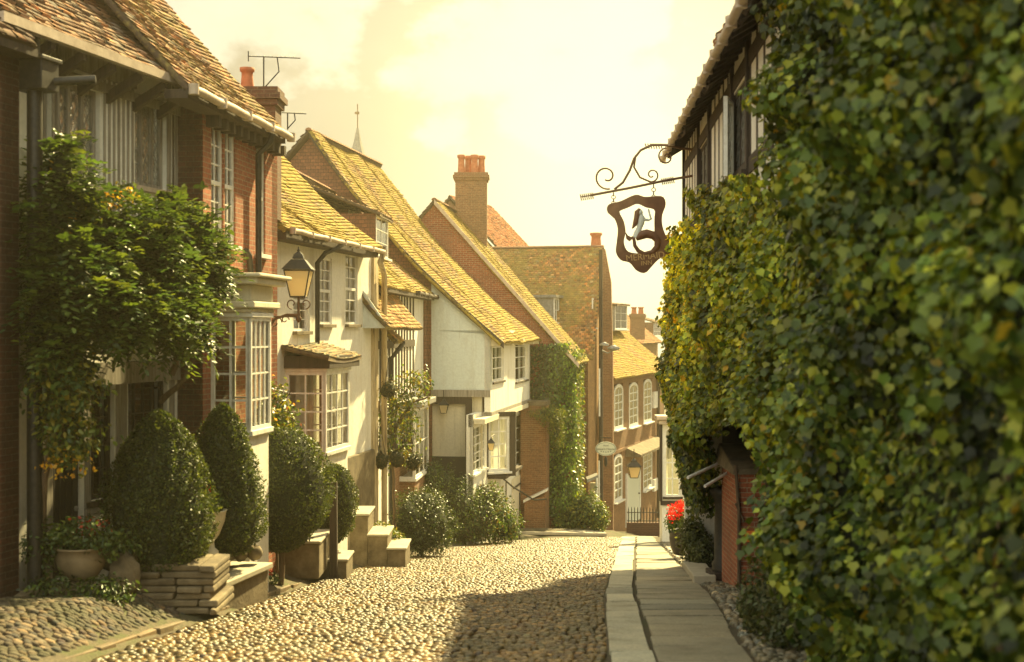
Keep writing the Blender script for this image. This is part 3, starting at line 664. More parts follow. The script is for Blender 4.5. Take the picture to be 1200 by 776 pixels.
for u in np.arange(.1, U2, .3): A2.box(mb, u, u+.1, -.2, .0, ze-.3, ze-.142)
mb.build('cornice', 'dark_timber', h)
d1 = A2.hit(303, 165, -.1); pu = d1[0]
mb = MB(); pz = [A2.pt(pu, -.33, ze-.1), A2.pt(pu, -.28, ze-.25), A2.pt(pu, -.1, ze-.42), A2.pt(pu, -.1, .9), A2.pt(pu-.02, -.12, .72), A2.pt(pu-.2, -.14, .62), A2.pt(pu-.42, -.14, .7), A2.pt(pu-.5, -.14, .95), A2.pt(pu-.55, -.14, 1.15), A2.pt(pu-.7, -.14, 1.22)]
mb.tube(pz, .05, 8); mb.build('downpipe', 'black_iron', h)
# bay
def bay(parent, fr, u0, u1, b, z0, z1, cs, cf, rows, mat='white_paint', fw=.05, zb=None, bmat='white_plaster', cur=0):
    f1 = fr.end(u0, -b)       # near side
    window(parent, f1, 0.03, b, z0, z1, v=0, cols=cs, rows=rows, mat=mat, fw=fw, sill=False, bw=.03, curtain=cur)
    f2 = Fr(fr.pt(u0, -b, 0), fr.u, fr.v); window(parent, f2, 0, u1-u0, z0, z1, v=0, cols=cf, rows=rows, mat=mat, fw=fw, sill=False, bw=.025, curtain=cur)
    f3 = Fr(fr.pt(u1, -b, 0), fr.v, -fr.u); window(parent, f3, 0.06, b, z0, z1, v=0, cols=cs, rows=rows, mat=mat, fw=fw, sill=False)
    mb = MB(); fr.box(mb, u0-.03, u1+.03, -b-.03, .0, z0-.08, z0-.003); mb.build('bay_sill', mat, parent, bevel=.008); mb = MB(); fr.box(mb, u0-.03, u1+.03, -b-.03, .0, z1+.003, z1+.07); mb.build('bay_head', mat, parent, bevel=.008)
    if zb is not None: mb = MB(); fr.box(mb, u0+.03, u1-.03, -b+.03, .0, zb, z0-.082); mb.build('bay_base', bmat, parent)
zt2 = A2.hit(290, 372, -.55)[1]; zb2 = A2.hit(290, 505, -.55)[1]
bay(h, A2, .3, 1.2, .60, zb2, zt2, 2, 4, 4, zb=-4.1)
mb = MB(); zc = zt2+.072
A2.box(mb, .24, 1.3, -.62, 0, zc, zc+.06); A2.box(mb, .2, 1.4, -.68, 0, zc+.062, zc+.16); A2.box(mb, .3, 1.3, -.6, 0, zc+.162, zc+.40); A2.box(mb, .16, 1.5, -.74, 0, zc+.402, zc+.50); A2.box(mb, .1, 1.6, -.8, 0, zc+.502, zc+.56)
mb.build('bay_cornice', 'cream_plaster', h, bevel=.02)
# chimney stack of H2 with pot
def chimney(parent, c, wx, wy, z0, z1, mat='brown_brick', pots=(), potr=.13, poth=.4, potmat='terracotta', taper=True, square=False):
    mb = MB(); x, y = c
    mb.box((x-wx/2, y-wy/2, z0), (x+wx/2, y+wy/2, z1-.32))
    for i, e in enumerate((.05, .10, .05)): mb.box((x-wx/2-e, y-wy/2-e, z1-.318+i*.11), (x+wx/2+e, y+wy/2+e, z1-.212+i*.11))
    s_ = mb.build('chimney', mat, parent)
    for px_, py_ in pots:
        q = MB(); q.lathe((x+px_, y+py_, z1), [(potr*1.05, 0), (potr, .06), (potr*.86, poth*.6), (potr*.86, poth*.8), (potr*1.1, poth*.84), (potr*1.12, poth), (potr*.8, poth), (potr*.78, poth-.1)], 14, 0, True)
        q.build('chimney_pot', potmat, s_)
    return s_
c = P(308, 150, 23.0)
chimney(h, (c.x, c.y), .56, .6, 2.0, P(0, 106, 23).z, 'dark_brick', [(-.36+.1, -.1)], .12, .38)

# H3: white plastered house with bay
A3 = LFr(318, 23.5, 870)
h = T('plastered_house', 'white plastered cottage with sagging mossy roof and a many paned bay by the topiary', 'house', A3.pt(3, 0, -4.2), 'houses along the street')
U3 = A3.hit(440, 400)[0]; Z3 = A3.hit(440, 296, 0)[1]-.05
def H(fr, x0, x1, y0, y1, v=0):
    ym, xm = (y0+y1)/2, (x0+x1)/2
    return (fr.hit(x0, ym, v)[0], fr.hit(x1, ym, v)[0], fr.hit(xm, y1, v)[1], fr.hit(xm, y0, v)[1])
k1 = H(A3, 344, 361, 318, 388); k2 = H(A3, 375, 389, 302, 380); k3 = H(A3, 405, 419, 298, 380)
wall(h, A3, 0, U3, -5.6, Z3, 'white_plaster', [k1, k2, k3, (.8, 1.9, -2.4, -.75)], th=.22)
wall(h, A3.end(U3), .0, 5, -5.6, Z3, 'white_plaster', v=-.22, th=.22, name='side_wall', top=[(0, Z3), (2.6, Z3+2.4), (5, Z3)])
body_box(h, A3, -.2, U3-.1, 2.2, 2.4, -4.6, Z3+.8, 'interior', 'inner_wall')
for q in (k1, k2, k3): window(h, A3, *q, cols=2, rows=6, sash=.5, fw=.05, curtain=1, v=.03, sillm='stone')
eo = A3.hit(447, 292, -.4); ue = eo[0]; ze = eo[1]
rg_ = A3.v*2.9+Vector((0, 0, 2.75))
roof(h, A3.pt(-.25, -.4, ze), A3.u*(ue+.25), rg_, 'mossy_tile', base=(.26, .14, .07), sag=.16, bell=.16, wob=.035, seed=4, moss_edge=1)
roof(h, A3.pt(-.25, 5.4, ze), A3.u*(ue+.25), -A3.v*2.9+Vector((0, 0, 2.75)), 'brown_tile', seed=5)
ridge_tiles(h, A3.pt(-.25, 2.5, ze+2.78), A3.pt(ue, 2.5, ze+2.78))
gutter(h, A3.pt(-.1, -.45, ze-.04), A3.pt(ue+.1, -.45, ze-.06), .05, 'pale_fascia')
mb = MB(); A3.box(mb, -.2, ue-.1, -.36, .0, ze-.2, ze-.05); mb.build('soffit', 'dark_timber', h)
mb = MB(); u = A3.hit(372, 350, -.1)[0]; mb.tube(pipe_pts(A3, [(u+.5, -.45, ze-.1), (u+.3, -.4, ze-.2), (u+.05, -.25, ze-.3), (u, -.1, ze-.5), (u, -.1, -.55)]), .05, 8); mb.build('downpipe', 'black_iron', h)
mb = MB(); A3.box(mb, U3-.36, U3+.03, -.07, .15, -5.6, Z3); mb.build('corner_post', 'weathered_post', h, bevel=.02)
mb = MB(); A3.box(mb, 2.6, U3-.36, -.09, .0, -5.6, -2.75); mb.build('plinth', 'stone', h, bevel=.02)
mb = MB(); u = A3.hit(449, 400, -.2)[0]; mb.tube(pipe_pts(A3, [(ue, -.45, ze-.1), (ue-.1, -.4, ze-.3), (u+.1, -.2, ze-.55), (u+.1, -.2, -5.3)]), .07, 8); mb.build('rain_pipe', 'weathered_post', h)
b3 = .8; pA = A3.side(335, 480, 0)
ub0 = .75; ub1 = 2.2
near = A3.end(ub0, -b3); zt = near.hit(370, 436)[1]; zb = near.hit(386, 530)[1]
bay(h, A3, ub0, ub1, b3, zb, zt, 2, 4, 4, zb=-5.2, fw=.06, cur=0)
mb = MB(); A3.box(mb, ub0-.1, ub1+.35, -b3-.1, 0, zt+.072, zt+.3); mb.build('bay_beam', 'dark_timber', h)
roof(h, A3.pt(ub0-.25, -b3-.14, zt+.29), A3.u*(ub1-ub0+.65), A3.v*.94+Vector((0, 0, .24)), 'brown_tile', base=(.24, .18, .10), seed=6, sag=.03)
mb = MB(); A3.box(mb, ub1+.35, ub1+.5, -.35, -.05, zb, zt+.07); mb.build('shutter', 'dark_timber', h)

# H4: dark timbered house with dormers
A4 = LFr(441, 31.5, 702)
h = T('timber_house', 'dark timbered cottage with two dormers and a tiled hood, white plastered house beyond', 'house', A4.pt(3, 0, -4.8), 'houses along the street')
h['label'] = 'dark timbered cottage with two roof dormers and a tiled hood, behind the hanging baskets'
U4 = A4.hit(507, 420)[0]
Z4 = A4.hit(515, 349, 0)[1]
n1_ = H(A4, 441, 450, 333, 372); n2 = H(A4, 489, 494, 395, 440)
wall(h, A4, 0, U4, -7.2, Z4, 'white_plaster', [n1_, (3.2, 4.4, -3.6, -1.9)], th=.2)
wall(h, A4.end(0), 0, 5.5, -6.8, Z4, 'brown_brick', v=0, th=.2, name='side_wall', top=[(0, Z4), (3, Z4+3.2), (5.5, Z4)])
body_box(h, A4, .2, U4, 2.6, 2.8, -6, Z4, 'interior', 'inner_wall')
window(h, A4, *n1_, cols=3, rows=4, fw=.05)
window(h, A4, 3.2, 4.4, -3.6, -1.9, cols=3, rows=4)
mb = MB()
for u in (.05, .5, .95, 1.4, 1.85, 2.4, 3.0, 3.5, 4.0, 4.5, 5.0, 5.6, 6.2): A4.box(mb, u-.06, u+.06, -.03, .02, -3.2 if u < 2.2 else -4.5, Z4-.0)
for z in (-.35, -3.2, -1.9): A4.box(mb, .0, 6.3, -.05, .0, z-.1, z+.1)
mb.build('timber_frame', 'dark_timber', h)
body_box(h, A4, 1.9, 6.6, -.06, -.035, -7.0, -3.3, 'brown_brick', 'brick_apron')
body_box(h, A4, A4.hit(496, 420)[0], U4-.01, -.07, -.01, -4.5, Z4-.05, 'hung_tile', 'tile_hanging')
ze = Z4-.02
roof(h, A4.pt(-.3, -.35, ze), A4.u*(U4+.25), A4.v*3.35+Vector((0, 0, 3.35)), 'mossy_tile', base=(.24, .13, .07), sag=.15, bell=.12, wob=.03, seed=7)
roof(h, A4.pt(-.3, 6.35, ze), A4.u*(U4+.25), -A4.v*3.35+Vector((0, 0, 3.35)), 'brown_tile', seed=8)
ridge_tiles(h, A4.pt(-.3, 3.0, ze+3.33), A4.pt(U4-.05, 3.0, ze+3.33))
mb = MB(); A4.box(mb, .0, U4, -.3, .0, ze-.16, ze-.06); mb.build('fascia', 'dark_timber', h)
gutter(h, A4.pt(4.5, -.4, ze-.06), A4.pt(U4-.05, -.4, ze-.06), .06, 'dark_timber')
# tiled hood
zh = A4.hit(480, 384, -.75)[1]; ha, hb = A4.hit(458, 384, -.75)[0], A4.hit(497, 382, -.75)[0]
zh2 = zh+1.35
roof(h, A4.pt(ha, -.75, zh), A4.u*(hb-ha), A4.v*.95+Vector((0, 0, 1.25)), 'part_mossy_tile', base=(.40, .21, .09), sag=.03, bell=.09, seed=9, name='hood_roof')
mb = MB(); mb.prism([A4.pt(ha+.05, -.7, zh-.02), A4.pt(ha+.05, 0, zh-.02), A4.pt(ha+.05, 0, zh+1.0)], A4.u*.05); mb.build('hood_cheek', 'cool_plaster', h)
roof(h, A4.pt(-.2, -.55, A4.hit(447, 401, -.5)[1]), A4.u*1.1, A4.v*.6+Vector((0, 0, .55)), 'mossy_tile', base=(.4, .2, .09), seed=10, name='hood_roof')
def dormer(parent, fr, u0, u1, vf, zb, zt, depth, rise, base=(.2, .11, .07), cheek='hung_tile', seed=1, cols=2, rows=3, rmat='brown_tile'):
    um = (u0+u1)/2
    window(parent, fr, u0+.02, u1-.02, zb, zt, v=vf, cols=cols, rows=rows, fw=.07, sill=True)
    w_ = parent
    for u in (u0, u1): mb = MB(); fr.box(mb, u-.03, u+.03, vf+.02, vf+depth, zb-.1, zt); mb.build('dormer_cheek', cheek, w_)
    roof(parent, fr.pt(u0-.15, vf-.15, zt), fr.u*(u1-u0+.3), fr.v*(depth+.2)+Vector((0, 0, rise)), rmat, base=base, seed=seed, name='dormer_roof')
def on(fr, x0, x1, y0, y1, v): q = H(fr, x0, x1, y0, y1, v); return q
d = on(A4, 441, 455, 254, 302, .9); dormer(h, A4, d[0], d[1], .9, d[2], d[3], 2.4, 1.0, seed=11)
B4 = A4
d = on(A4, 409, 428, 250, 272, 1.9); dormer(h, A4, d[0], d[1], 1.9, d[2], d[3], 1.6, .7, seed=12)
# small bay window near the ground
q = on(A4, 487, 502, 478, 555, -.5); bay(h, A4, q[0], q[1]+.1, .5, q[2], q[3], 1, 3, 2, zb=-6.4, bmat='brown_brick')
mb = MB(); A4.box(mb, q[0]-.15, q[1]+.25, -.7, 0, q[3]+.08, q[3]+.24); mb.build('bay_cornice', 'lead', h, bevel=.02)
mb = MB(); u = A4.hit(459, 430, -.12)[0]; mb.tube(pipe_pts(A4, [(u+.5, -.35, -.3), (u+.15, -.3, -.45), (u, -.12, -.7), (u, -.12, -6.0)]), .06, 8); mb.build('downpipe', 'black_iron', h)

# H5: big white jettied house under the sweeping roof
A5 = LFr(575, 40.0, 850)
h = T('plastered_house', 'white jettied house under a huge sweeping yellow mossy roof, mid row', 'house', A5.pt(4, 0, -6.8), 'houses along the street')
U5 = 8.2; Z5 = .02; g5 = lambda v: Z5-.35+1.071*(v+.45)-.34/.683*math.sin(math.pi*(v+.45)/6.3)-.15; zj = A5.hit(590, 478)[1]
j1 = H(A5, 573, 591, 392, 447); j1 = (max(j1[0], .35), j1[1]-.1, j1[2], j1[3]); j2 = H(A5, 604, 618, 391, 446)
wall(h, A5, 0, U5, zj, Z5, 'white_plaster', [j1, j2], th=.2)
s5 = A5.end(0)
wall(h, s5, .0, 1.9, s5.hit(540, 457)[1], Z5, 'cool_plaster', th=.2, name='side_wall', top=[(0, Z5)]+[(v_, g5(v_)) for v_ in (0, .5, 1.0, 1.5, 1.9)]+[(1.9, Z5)])  # bluish plaster puts the shade of this white wall into its colour
wall(h, s5, 1.9, 11.5, -6.5, Z5, 'hung_tile', th=.2, name='gable_wall', top=[(0, Z5), (0, Z5+2.0), (3.95, Z5+6.3), (9.6, Z5)] if False else [(1.9, Z5)]+[(v_, g5(v_)) for v_ in (1.9, 2.5, 3.2, 4, 4.8, 5.4, 5.83)]+[(11.5, Z5)])
wall(h, A5.end(U5), .0, 11.5, -7.5, Z5, 'brown_brick', v=-.2, th=.2, name='gable_wall', top=[(0, Z5)]+[(v_, g5(v_)-.05) for v_ in (.4, 1.0, 1.9, 2.5, 3.2, 4, 4.8, 5.4, 5.83)]+[(11.5, Z5)])
roof(h, A5.pt(-.22, -.45, Z5-.35), A5.u*(U5+.42), A5.v*6.3+Vector((0, 0, 6.75)), 'mossy_tile', base=(.27, .15, .07), sag=.10, bell=.34, wob=.05, seed=13)
roof(h, A5.pt(-.22, 12.0, Z5-.1), A5.u*(U5+.42), -A5.v*6.15+Vector((0, 0, 6.5)), 'brown_tile', seed=14)
ridge_tiles(h, A5.pt(-.25, 5.85, Z5+6.4), A5.pt(U5+.2, 5.85, Z5+6.4))
mb = MB(); n = 16      # barge board following the bell-cast slope
for i in range(n):
    pa, pb = i/n, (i+1)/n
    f = lambda s: A5.pt(-.2, -.45+6.3*s, Z5-.35+6.75*s-.34*math.sin(math.pi*s)*.68-.02)+A5.v*(.34*math.sin(math.pi*s)*.73)
    a, b = f(pa), f(pb); mb.prism([a, b, b-Vector((0, 0, .2)), a-Vector((0, 0, .2))], A5.u*.05)
mb.build('barge_board', 'dark_timber', h)
mb = MB(); A5.box(mb, 0, U5, -.4, -.02, Z5-.42, Z5-.3) if False else None
for u in (.1, 2.2, 4.5, 6.8, 8.0): mb = MB(); A5.box(mb, u-.08, u+.08, -.35, 0, Z5-.5, Z5-.28); mb.build('bracket', 'cream_plaster', h)
mb = MB(); A5.box(mb, .05, U5, -.03, .3, zj-.12, zj-.003); s5.box(mb, .02, 1.9, -.03, .25, s5.hit(540, 457)[1]-.22, s5.hit(540, 457)[1]-.003); mb.build('jetty_beam', 'grey_timber', h)
for q in (j1, j2): window(h, A5, *q, cols=2, rows=4, fw=.07, curtain=1, sillm='dark_timber', bw=.035)
# ground floor, set back and reaching a little nearer
lo = A5; m1 = H(lo, 554, 569, 498, 552, .3); m2 = H(lo, 600, 612, 486, 548, .3)
ZL = zj
wall(h, lo, -1.35, U5, -7.6, ZL, 'white_plaster', [m1, m2], v=.3, th=.2, name='lower_wall')
window(h, lo, *m1, v=.33, cols=3, rows=5, fw=.07, bw=.035, curtain=3); window(h, lo, *m2, v=.33, cols=2, rows=4, fw=.07, bw=.035, curtain=1)
mb = MB(); a_ = H(lo, 582, 598, 484, 552, .0); 
bayz = (a_[2], a_[3])
fb = Fr(lo.pt(a_[0], .28, 0), (lo.u*.55-lo.v*.84), (lo.u*.84+lo.v*.55))
window(h, fb, 0, .75, bayz[0]+.1, bayz[1]-.05, v=0, cols=2, rows=4, fw=.09, bw=.035, sill=True, curtain=1)
mb = MB(); fb.box(mb, -.14, -.003, -.05, .1, bayz[0], bayz[1]); fb.box(mb, .753, .95, -.05, .1, bayz[0], bayz[1]); fb.box(mb, -.14, .95, -.05, .1, bayz[1]-.045, bayz[1]+.1); fb.box(mb, -.14, .95, -.06, .12, bayz[0]-.06, bayz[0]+.02)
mb.build('dark_window_case', 'dark_timber', h)
body_box(h, lo, a_[0], a_[0]+3.4, -.3, .28, bayz[0]-.12, bayz[0]-.03, 'dark_timber', 'bay_base'); body_box(h, lo, -1.3, U5, -.06, .28, ZL-.28, ZL-.125, 'cream_plaster', 'cornice')
# small doors in the lower wall
mb = MB(); q = H(lo, 600, 611, 558, 625, .28); lo.box(mb, q[0], q[1], .25, .29, q[2]-.6, q[3]); dd = mb.build('door', 'cream_plaster', h); mb = MB(); lo.box(mb, q[0]+.05, q[1], .2, .25, q[3]-.35, q[3]-.3); mb.build('hinge', 'black_iron', dd)
# porch recess beside it: boarded back wall, post
s6 = A5.end(.15)
wall(h, s6, .3, 3.6, -7.4, s5.hit(540, 457)[1]-.2, 'cream_plaster', th=.1, name='porch_wall')
mb = MB(); s6.box(mb, .35, 3.6, -.04, .0, -7.4, s6.hit(530, 535)[1]); mb.build('porch_dado', 'dark_door', h)
mb = MB(); s5.box(mb, .62, .8, -.02, .16, -7.4, s5.hit(540, 457)[1]-.2); s5.box(mb, .8, 1.9, .0, .14, s5.hit(540, 470)[1]-.1, s5.hit(540, 457)[1]-.22); mb.build('porch_post', 'dark_timber', h)
mb = MB(); q = A5.pt(-1.4, .3, 0); fe = A5.end(-1.35, .3); fe.box(mb, 0, .14, .0, .12, -7.4, ZL); mb.build('porch_side', 'dark_timber', h)

# H6: brick gable house with ivy
A6 = LFr(668, 48.5, 800)
h = T('brick_house', 'brick gabled house clad in ivy under a steep mossy roof with the big chimney', 'house', A6.pt(2, 0, -8.1), 'houses along the street')
U6 = 5.6; Z6 = -.85
wall(h, A6, 0, U6, -9.5, Z6, 'brown_brick', th=.25)
wall(h, A6.end(0), 0, 10.4, -9, Z6, 'red_brick', v=0, th=.25, name='gable_wall', top=[(0, Z6), (5.2, Z6+5.75), (10.4, Z6)])
roof(h, A6.pt(-.18, -.35, Z6-.38), A6.u*(U6+.5), A6.v*5.55+Vector((0, 0, 6.3)), 'mossy_tile', base=(.26, .15, .07), bell=.04, sag=.05, wob=.03, seed=15)
roof(h, A6.pt(-.18, 10.8, Z6-.3), A6.u*(U6+.5), -A6.v*5.6+Vector((0, 0, 6.2)), 'brown_tile', base=(.3, .12, .06), seed=16)
ridge_tiles(h, A6.pt(-.2, 5.2, Z6+5.9), A6.pt(U6+.3, 5.2, Z6+5.9))
mb = MB(); mb.prism([A6.pt(-.22, -.35, Z6-.36), A6.pt(-.22, 5.2, Z6+5.9), A6.pt(-.22, 5.2, Z6+5.7), A6.pt(-.22, -.35, Z6-.55)], A6.u*.04); mb.build('barge_board', 'pale_fascia', h)
c = P(552.5, 230, 54.0)
chimney(h, (c.x, c.y), 1.32, 1.0, 3.0, P(0, 204, 54).z, 'brown_brick', [(-.42, -.15), (-.14, .18), (.14, -.15), (.42, .12)], .155, .78)
# H6 rear: red roofed house showing behind
A6b = LFr(600, 60.0, 1150); o6 = P(622, 291, 66)-A6b.u*5.5; A6b.o = Vector((o6.x, o6.y, 0))
h = T('brick_house', 'plain red roofed house rising behind the big chimney', 'house', A6b.pt(2, 2, -9), 'houses along the street')
zr = P(0, 291, 66).z
wall(h, A6b, 0, 5.4, -10, zr-1.6, 'brown_brick', v=-1.2); wall(h, A6b.end(0), -1.2, 5.6, -10, zr-1.6, 'brown_brick', name='gable_wall', top=[(-1.2, zr-1.6), (2.2, zr+2.0), (5.6, zr-1.6)])
roof(h, A6b.pt(-.1, -1.5, zr-1.5), A6b.u*5.6, A6b.v*3.7+Vector((0, 0, 3.75)), 'brown_tile', base=(.42, .14, .06), seed=17)
roof(h, A6b.pt(-.1, 5.9, zr-1.5), A6b.u*5.6, -A6b.v*3.7+Vector((0, 0, 3.75)), 'brown_tile', base=(.42, .14, .06), seed=18)
# H7: roof facing the viewer, gable to the street
A7 = LFr(689, 56.0, 890)
h = T('brick_house', 'brick house with its long mossy roof facing down the street and small rooftop window', 'house', A7.pt(3, 0, -9), 'houses along the street')
W7 = 7.2; Zr = P(0, 290, 59.5).z; Z7 = -.9
g7 = H(A7, 693.5, 700, 350, 384)
wall(h, A7, 0, W7, -10, Z7, 'golden_brick', th=.25, name='gable_wall', top=[(0, Z7), (W7/2, Zr-.1), (W7, Z7)])
window(h, A7, 1.35, 2.15, g7[2], g7[3], v=-.05, cols=2, rows=4, fw=.08, bw=.04)
wall(h, A7.end(0), 0, 12, -10, Z7, 'brown_brick', name='wall')
roof(h, A7.pt(-.3, 12, Z7-.3), -A7.v*12.25, A7.u*(W7/2+.3)+Vector((0, 0, Zr-Z7+.35)), 'part_mossy_tile', base=(.34, .17, .07), seed=19, sag=.05)
roof(h, A7.pt(W7+.3, -.25, Z7-.3), A7.v*12.25, -A7.u*(W7/2+.3)+Vector((0, 0, Zr-Z7+.35)), 'brown_tile', seed=20)
ridge_tiles(h, A7.pt(W7/2, -.25, Zr+.05), A7.pt(W7/2, 12, Zr+.05))
f7 = Fr(A7.pt(0, 0, 0), A7.v, A7.u)
c = P(698.5, 285, 60.2); chimney(h, (c.x, c.y), .62, .6, Z7+2, P(0, 291, 60.2).z, 'brown_brick', [(0, 0)], .26, .72)
# rooftop window on the facing slope
q = P(640, 376, 57.2); fd = Fr((q.x-.6, q.y, 0), (.80, .6, 0), (-.6, .80, 0))
fd = LFr(650, 56.8, 1000); z0_, z1_ = P(0, 378, 57.3).z, P(0, 348, 57.3).z
mb = MB(); fd.box(mb, 0.0, 1.3, 0.08, 1.0, z0_-.3, z1_-.05); mb.build('dormer_cheek', 'lead', h)
mb = MB(); fd.box(mb, -.1, 1.6, -.1, 1.1, z1_-.04, z1_+.08); mb.build('dormer_roof', 'lead', h)
window(h, fd, 0.0, .9, z0_, z1_-.05, v=0, cols=2, rows=2, fw=.08, bw=.04)
# tall pilaster wall right of the gable
A7b = LFr(705, 58, 1000)
mb = MB(); mb.prism([P(703, 700, 58.5), P(718.5, 700, 58.5), P(718, 420, 58.5), P(716, 330, 58.5), P(709, 292, 58.5), P(703, 292, 58.5)], (.1, .9, 0)); mb.build('chimney_breast', 'brown_brick', h)

# H8: brick house with the arched sash windows
A8 = LFr(713, 61.0, 1080)
h = T('brick_house', 'brick town house with white arched sashes and a pale door at the street end', 'house', A8.pt(6, 0, -9.8), 'houses along the street')
U8 = A8.hit(778, 500)[0]; Z8 = A8.hit(720, 440)[1]
def H8(x0, x1, y0, y1): return H(A8, x0, x1, y0, y1)
aw = [H8(719.5, 730, 450, 503), H8(737, 747.5, 448, 500), H8(754, 763.5, 444, 495)]
lw = [H8(719.5, 729, 532, 587), H8(753.5, 764, 530, 573)]
dr = H8(734, 748, 555, 604)
wall(h, A8, 0, U8, -11.5, Z8, 'brown_brick', [(*q[:3], q[3]-.0) for q in aw+lw], th=.25)
for q in aw: window(h, A8, *q, v=-.02, cols=2, rows=5, fw=.16, bw=.06, arch=.38, sillw=.1)
window(h, A8, *lw[0], v=-.02, cols=2, rows=5, fw=.16, bw=.06, arch=.38, sillw=.1); window(h, A8, *lw[1], v=-.02, cols=2, rows=5, fw=.14, bw=.06, sillw=.1)
mb = MB(); A8.box(mb, *dr[:2], -.06, .02, dr[2]-.4, dr[3]); d_ = mb.build('door', 'door_paint', h)
mb = MB(); A8.box(mb, dr[0]-.2, dr[0]-.003, -.1, .02, dr[2]-.4, dr[3]+.15); A8.box(mb, dr[1]+.003, dr[1]+.2, -.1, .02, dr[2]-.4, dr[3]+.15); mb.build('door_case', 'white_paint', h)
mb = MB(); mb.lathe(A8.pt(dr[1]-.25, -.1, dr[2]+1.0), [(.03, -.04), (.05, 0), (.03, .04)], 8); mb.build('knob', 'black_iron', d_)
q = H8(733, 770, 525, 531); 
mb = MB(); mb.prism([A8.pt(q[0], 0, q[3]+.35), A8.pt(q[0], -.8, q[3]), A8.pt(q[0], -.8, q[3]-.12), A8.pt(q[0], 0, q[3]-.12)], A8.u*(q[1]-q[0])); mb.build('door_canopy', 'stone', h)
for xx, yy0, yy1 in ((766.5, 459, 478), (766.5, 561, 575)):
    q = H8(xx-2, xx+2, yy0, yy1); mb = MB(); A8.box(mb, *q[:2], -.12, -.0, q[2], q[3]); mb.build('wall_panel', 'white_paint', h)
mb = MB(); zz = H8(720, 770, 510, 520); A8.box(mb, 0, U8, -.05, .0, zz[2]-.1, zz[2]+.05); A8.box(mb, 0, U8, -.12, .0, Z8-.25, Z8-.02); mb.build('string_course', 'brown_brick', h)
mb = MB(); u = A8.hit(771, 500, -.1)[0]; mb.tube([A8.pt(u, -.12, Z8-.2), A8.pt(u, -.12, -10.5)], .09, 8); mb.build('downpipe', 'dark_timber', h)
roof(h, A8.pt(-.2, -.45, Z8-.08), A8.u*(U8+.8), A8.v*4.9+Vector((0, 0, 4.4)), 'mossy_tile', base=(.38, .2, .08), seed=21, sag=.06, bell=.2, gauge=.13, tw=.19)
roof(h, A8.pt(-.2, 9.3, Z8-.08), A8.u*(U8+.8), -A8.v*4.9+Vector((0, 0, 4.4)), 'brown_tile', seed=22, gauge=.2, tw=.3)
wall(h, A8.end(U8), 0, 8.9, -11.5, Z8, 'brown_brick', v=-.25, name='gable_wall', top=[(0, Z8), (4.45, Z8+4), (8.9, Z8)])
q = on(A8, 721, 735, 357, 386, 1.9); dormer(h, A8, q[0], q[1], 1.9, q[2], q[3], 2.4, .25, seed=23, cheek='lead', rmat='brown_tile')
# H9: last house far down
A9 = LFr(742, 92, 1000)
h = T('brick_house', 'distant brown roofed house peeping over the street end beside the ivy', 'house', A9.pt(3, 0, -14), 'houses along the street')
z9 = P(0, 398, 92).z
wall(h, A9, 0, 12, -16, z9, 'brown_brick'); wall(h, A9.end(0), 0, 7, -16, z9, 'brown_brick', name='gable_wall', top=[(0, z9), (3.5, z9+2.6), (7, z9)])
roof(h, A9.pt(-.2, -.4, z9-.3), A9.u*12.4, A9.v*3.9+Vector((0, 0, 2.95)), 'brown_tile', base=(.34, .15, .06), seed=24, gauge=.2, tw=.3)
q = on(A9, 766, 776, 378, 394, 1.0); dormer(h, A9, q[0], q[1], 1.0, q[2], q[3], 2.0, .6, seed=25)
c = P(747, 366, 93); chimney(h, (c.x, c.y), 1.0, .8, z9, P(0, 368, 93).z, 'brown_brick', [(-.25, 0), (.25, 0)], .2, .5)

# church spire beyond the roofs
c = P(419, 250, 105)
h = T('church_spire', 'thin dark church spire with a vane rising beyond the roof ridge', 'spire', (c.x, c.y, -14))
zt_ = P(0, 150, 105).z; zs = P(0, 182, 105).z
mb = MB(); mb.box((c.x-1.6, c.y-1.6, -14), (c.x+1.6, c.y+1.6, zs-2)); mb.build('tower', 'stone', h)
mb = MB(); mb.lathe((c.x, c.y, 0), [(1.2, zs-2), (.65, zs), (.3, (zs+zt_)/2), (.08, zt_)], 8, 0, False); mb.build('spire', 'lead', h)
mb = MB(); mb.tube([(c.x, c.y, zt_-.2), (c.x, c.y, P(0, 122, 105).z)], .045, 6); zz = P(0, 134, 105).z; mb.box((c.x-.22, c.y-.02, zz), (c.x+.15, c.y+.02, zz+.2)); mb.build('weather_vane', 'brown_iron', h)

# ------------------------------------------------------------------ right hand building
def RX(Y, c=1.95): return c+.06*Y
rdir = Vector((.06, 1, 0)).normalized()
AR = Fr((RX(0), 0, 0), rdir, (rdir.y, -rdir.x, 0))     # upper wall plane
h = T('timber_house', 'timber framed inn with jettied upper storey and open casements above the ivy on the right', 'house', AR.pt(15, 0, -3.4), 'houses along the street')
hr_ = h
k1 = (15.6, 17.3, P(0, 210, 16.6).z, P(0, 102, 16.6).z); k2 = (20.6, 22.6, P(0, 235, 21.5).z, P(0, 165, 21.5).z)
wall(h, AR, 2, 26.2, .4, 3.75, 'white_plaster', [k1, k2], th=.2)
wall(h, AR, 2, 26.2, -6, .39, 'dark_timber', v=.75, th=.2, name='lower_wall')
body_box(h, AR, 2, 26.2, .02, .74, .2, .38, 'dark_timber', 'jetty')
kk = (15.3, 16.3, P(0, 528, 17.5).z, P(0, 470, 17.5).z); window(h, AR, *kk, v=.45, cols=1, rows=1, muls=(.5,), mat='pale_fascia', fw=.12, sill=True); body_box(h, AR, 15.1, 18.6, .5, .74, -1.9, .19, 'grey_timber', 'porch_wall')
wall(h, Fr(AR.pt(26.2, 0, 0), AR.v, -AR.u), 0, 6, -6, 3.75, 'white_plaster', th=.2, name='end_wall', top=[(0, 3.75), (3, 7.2), (6, 3.75)])
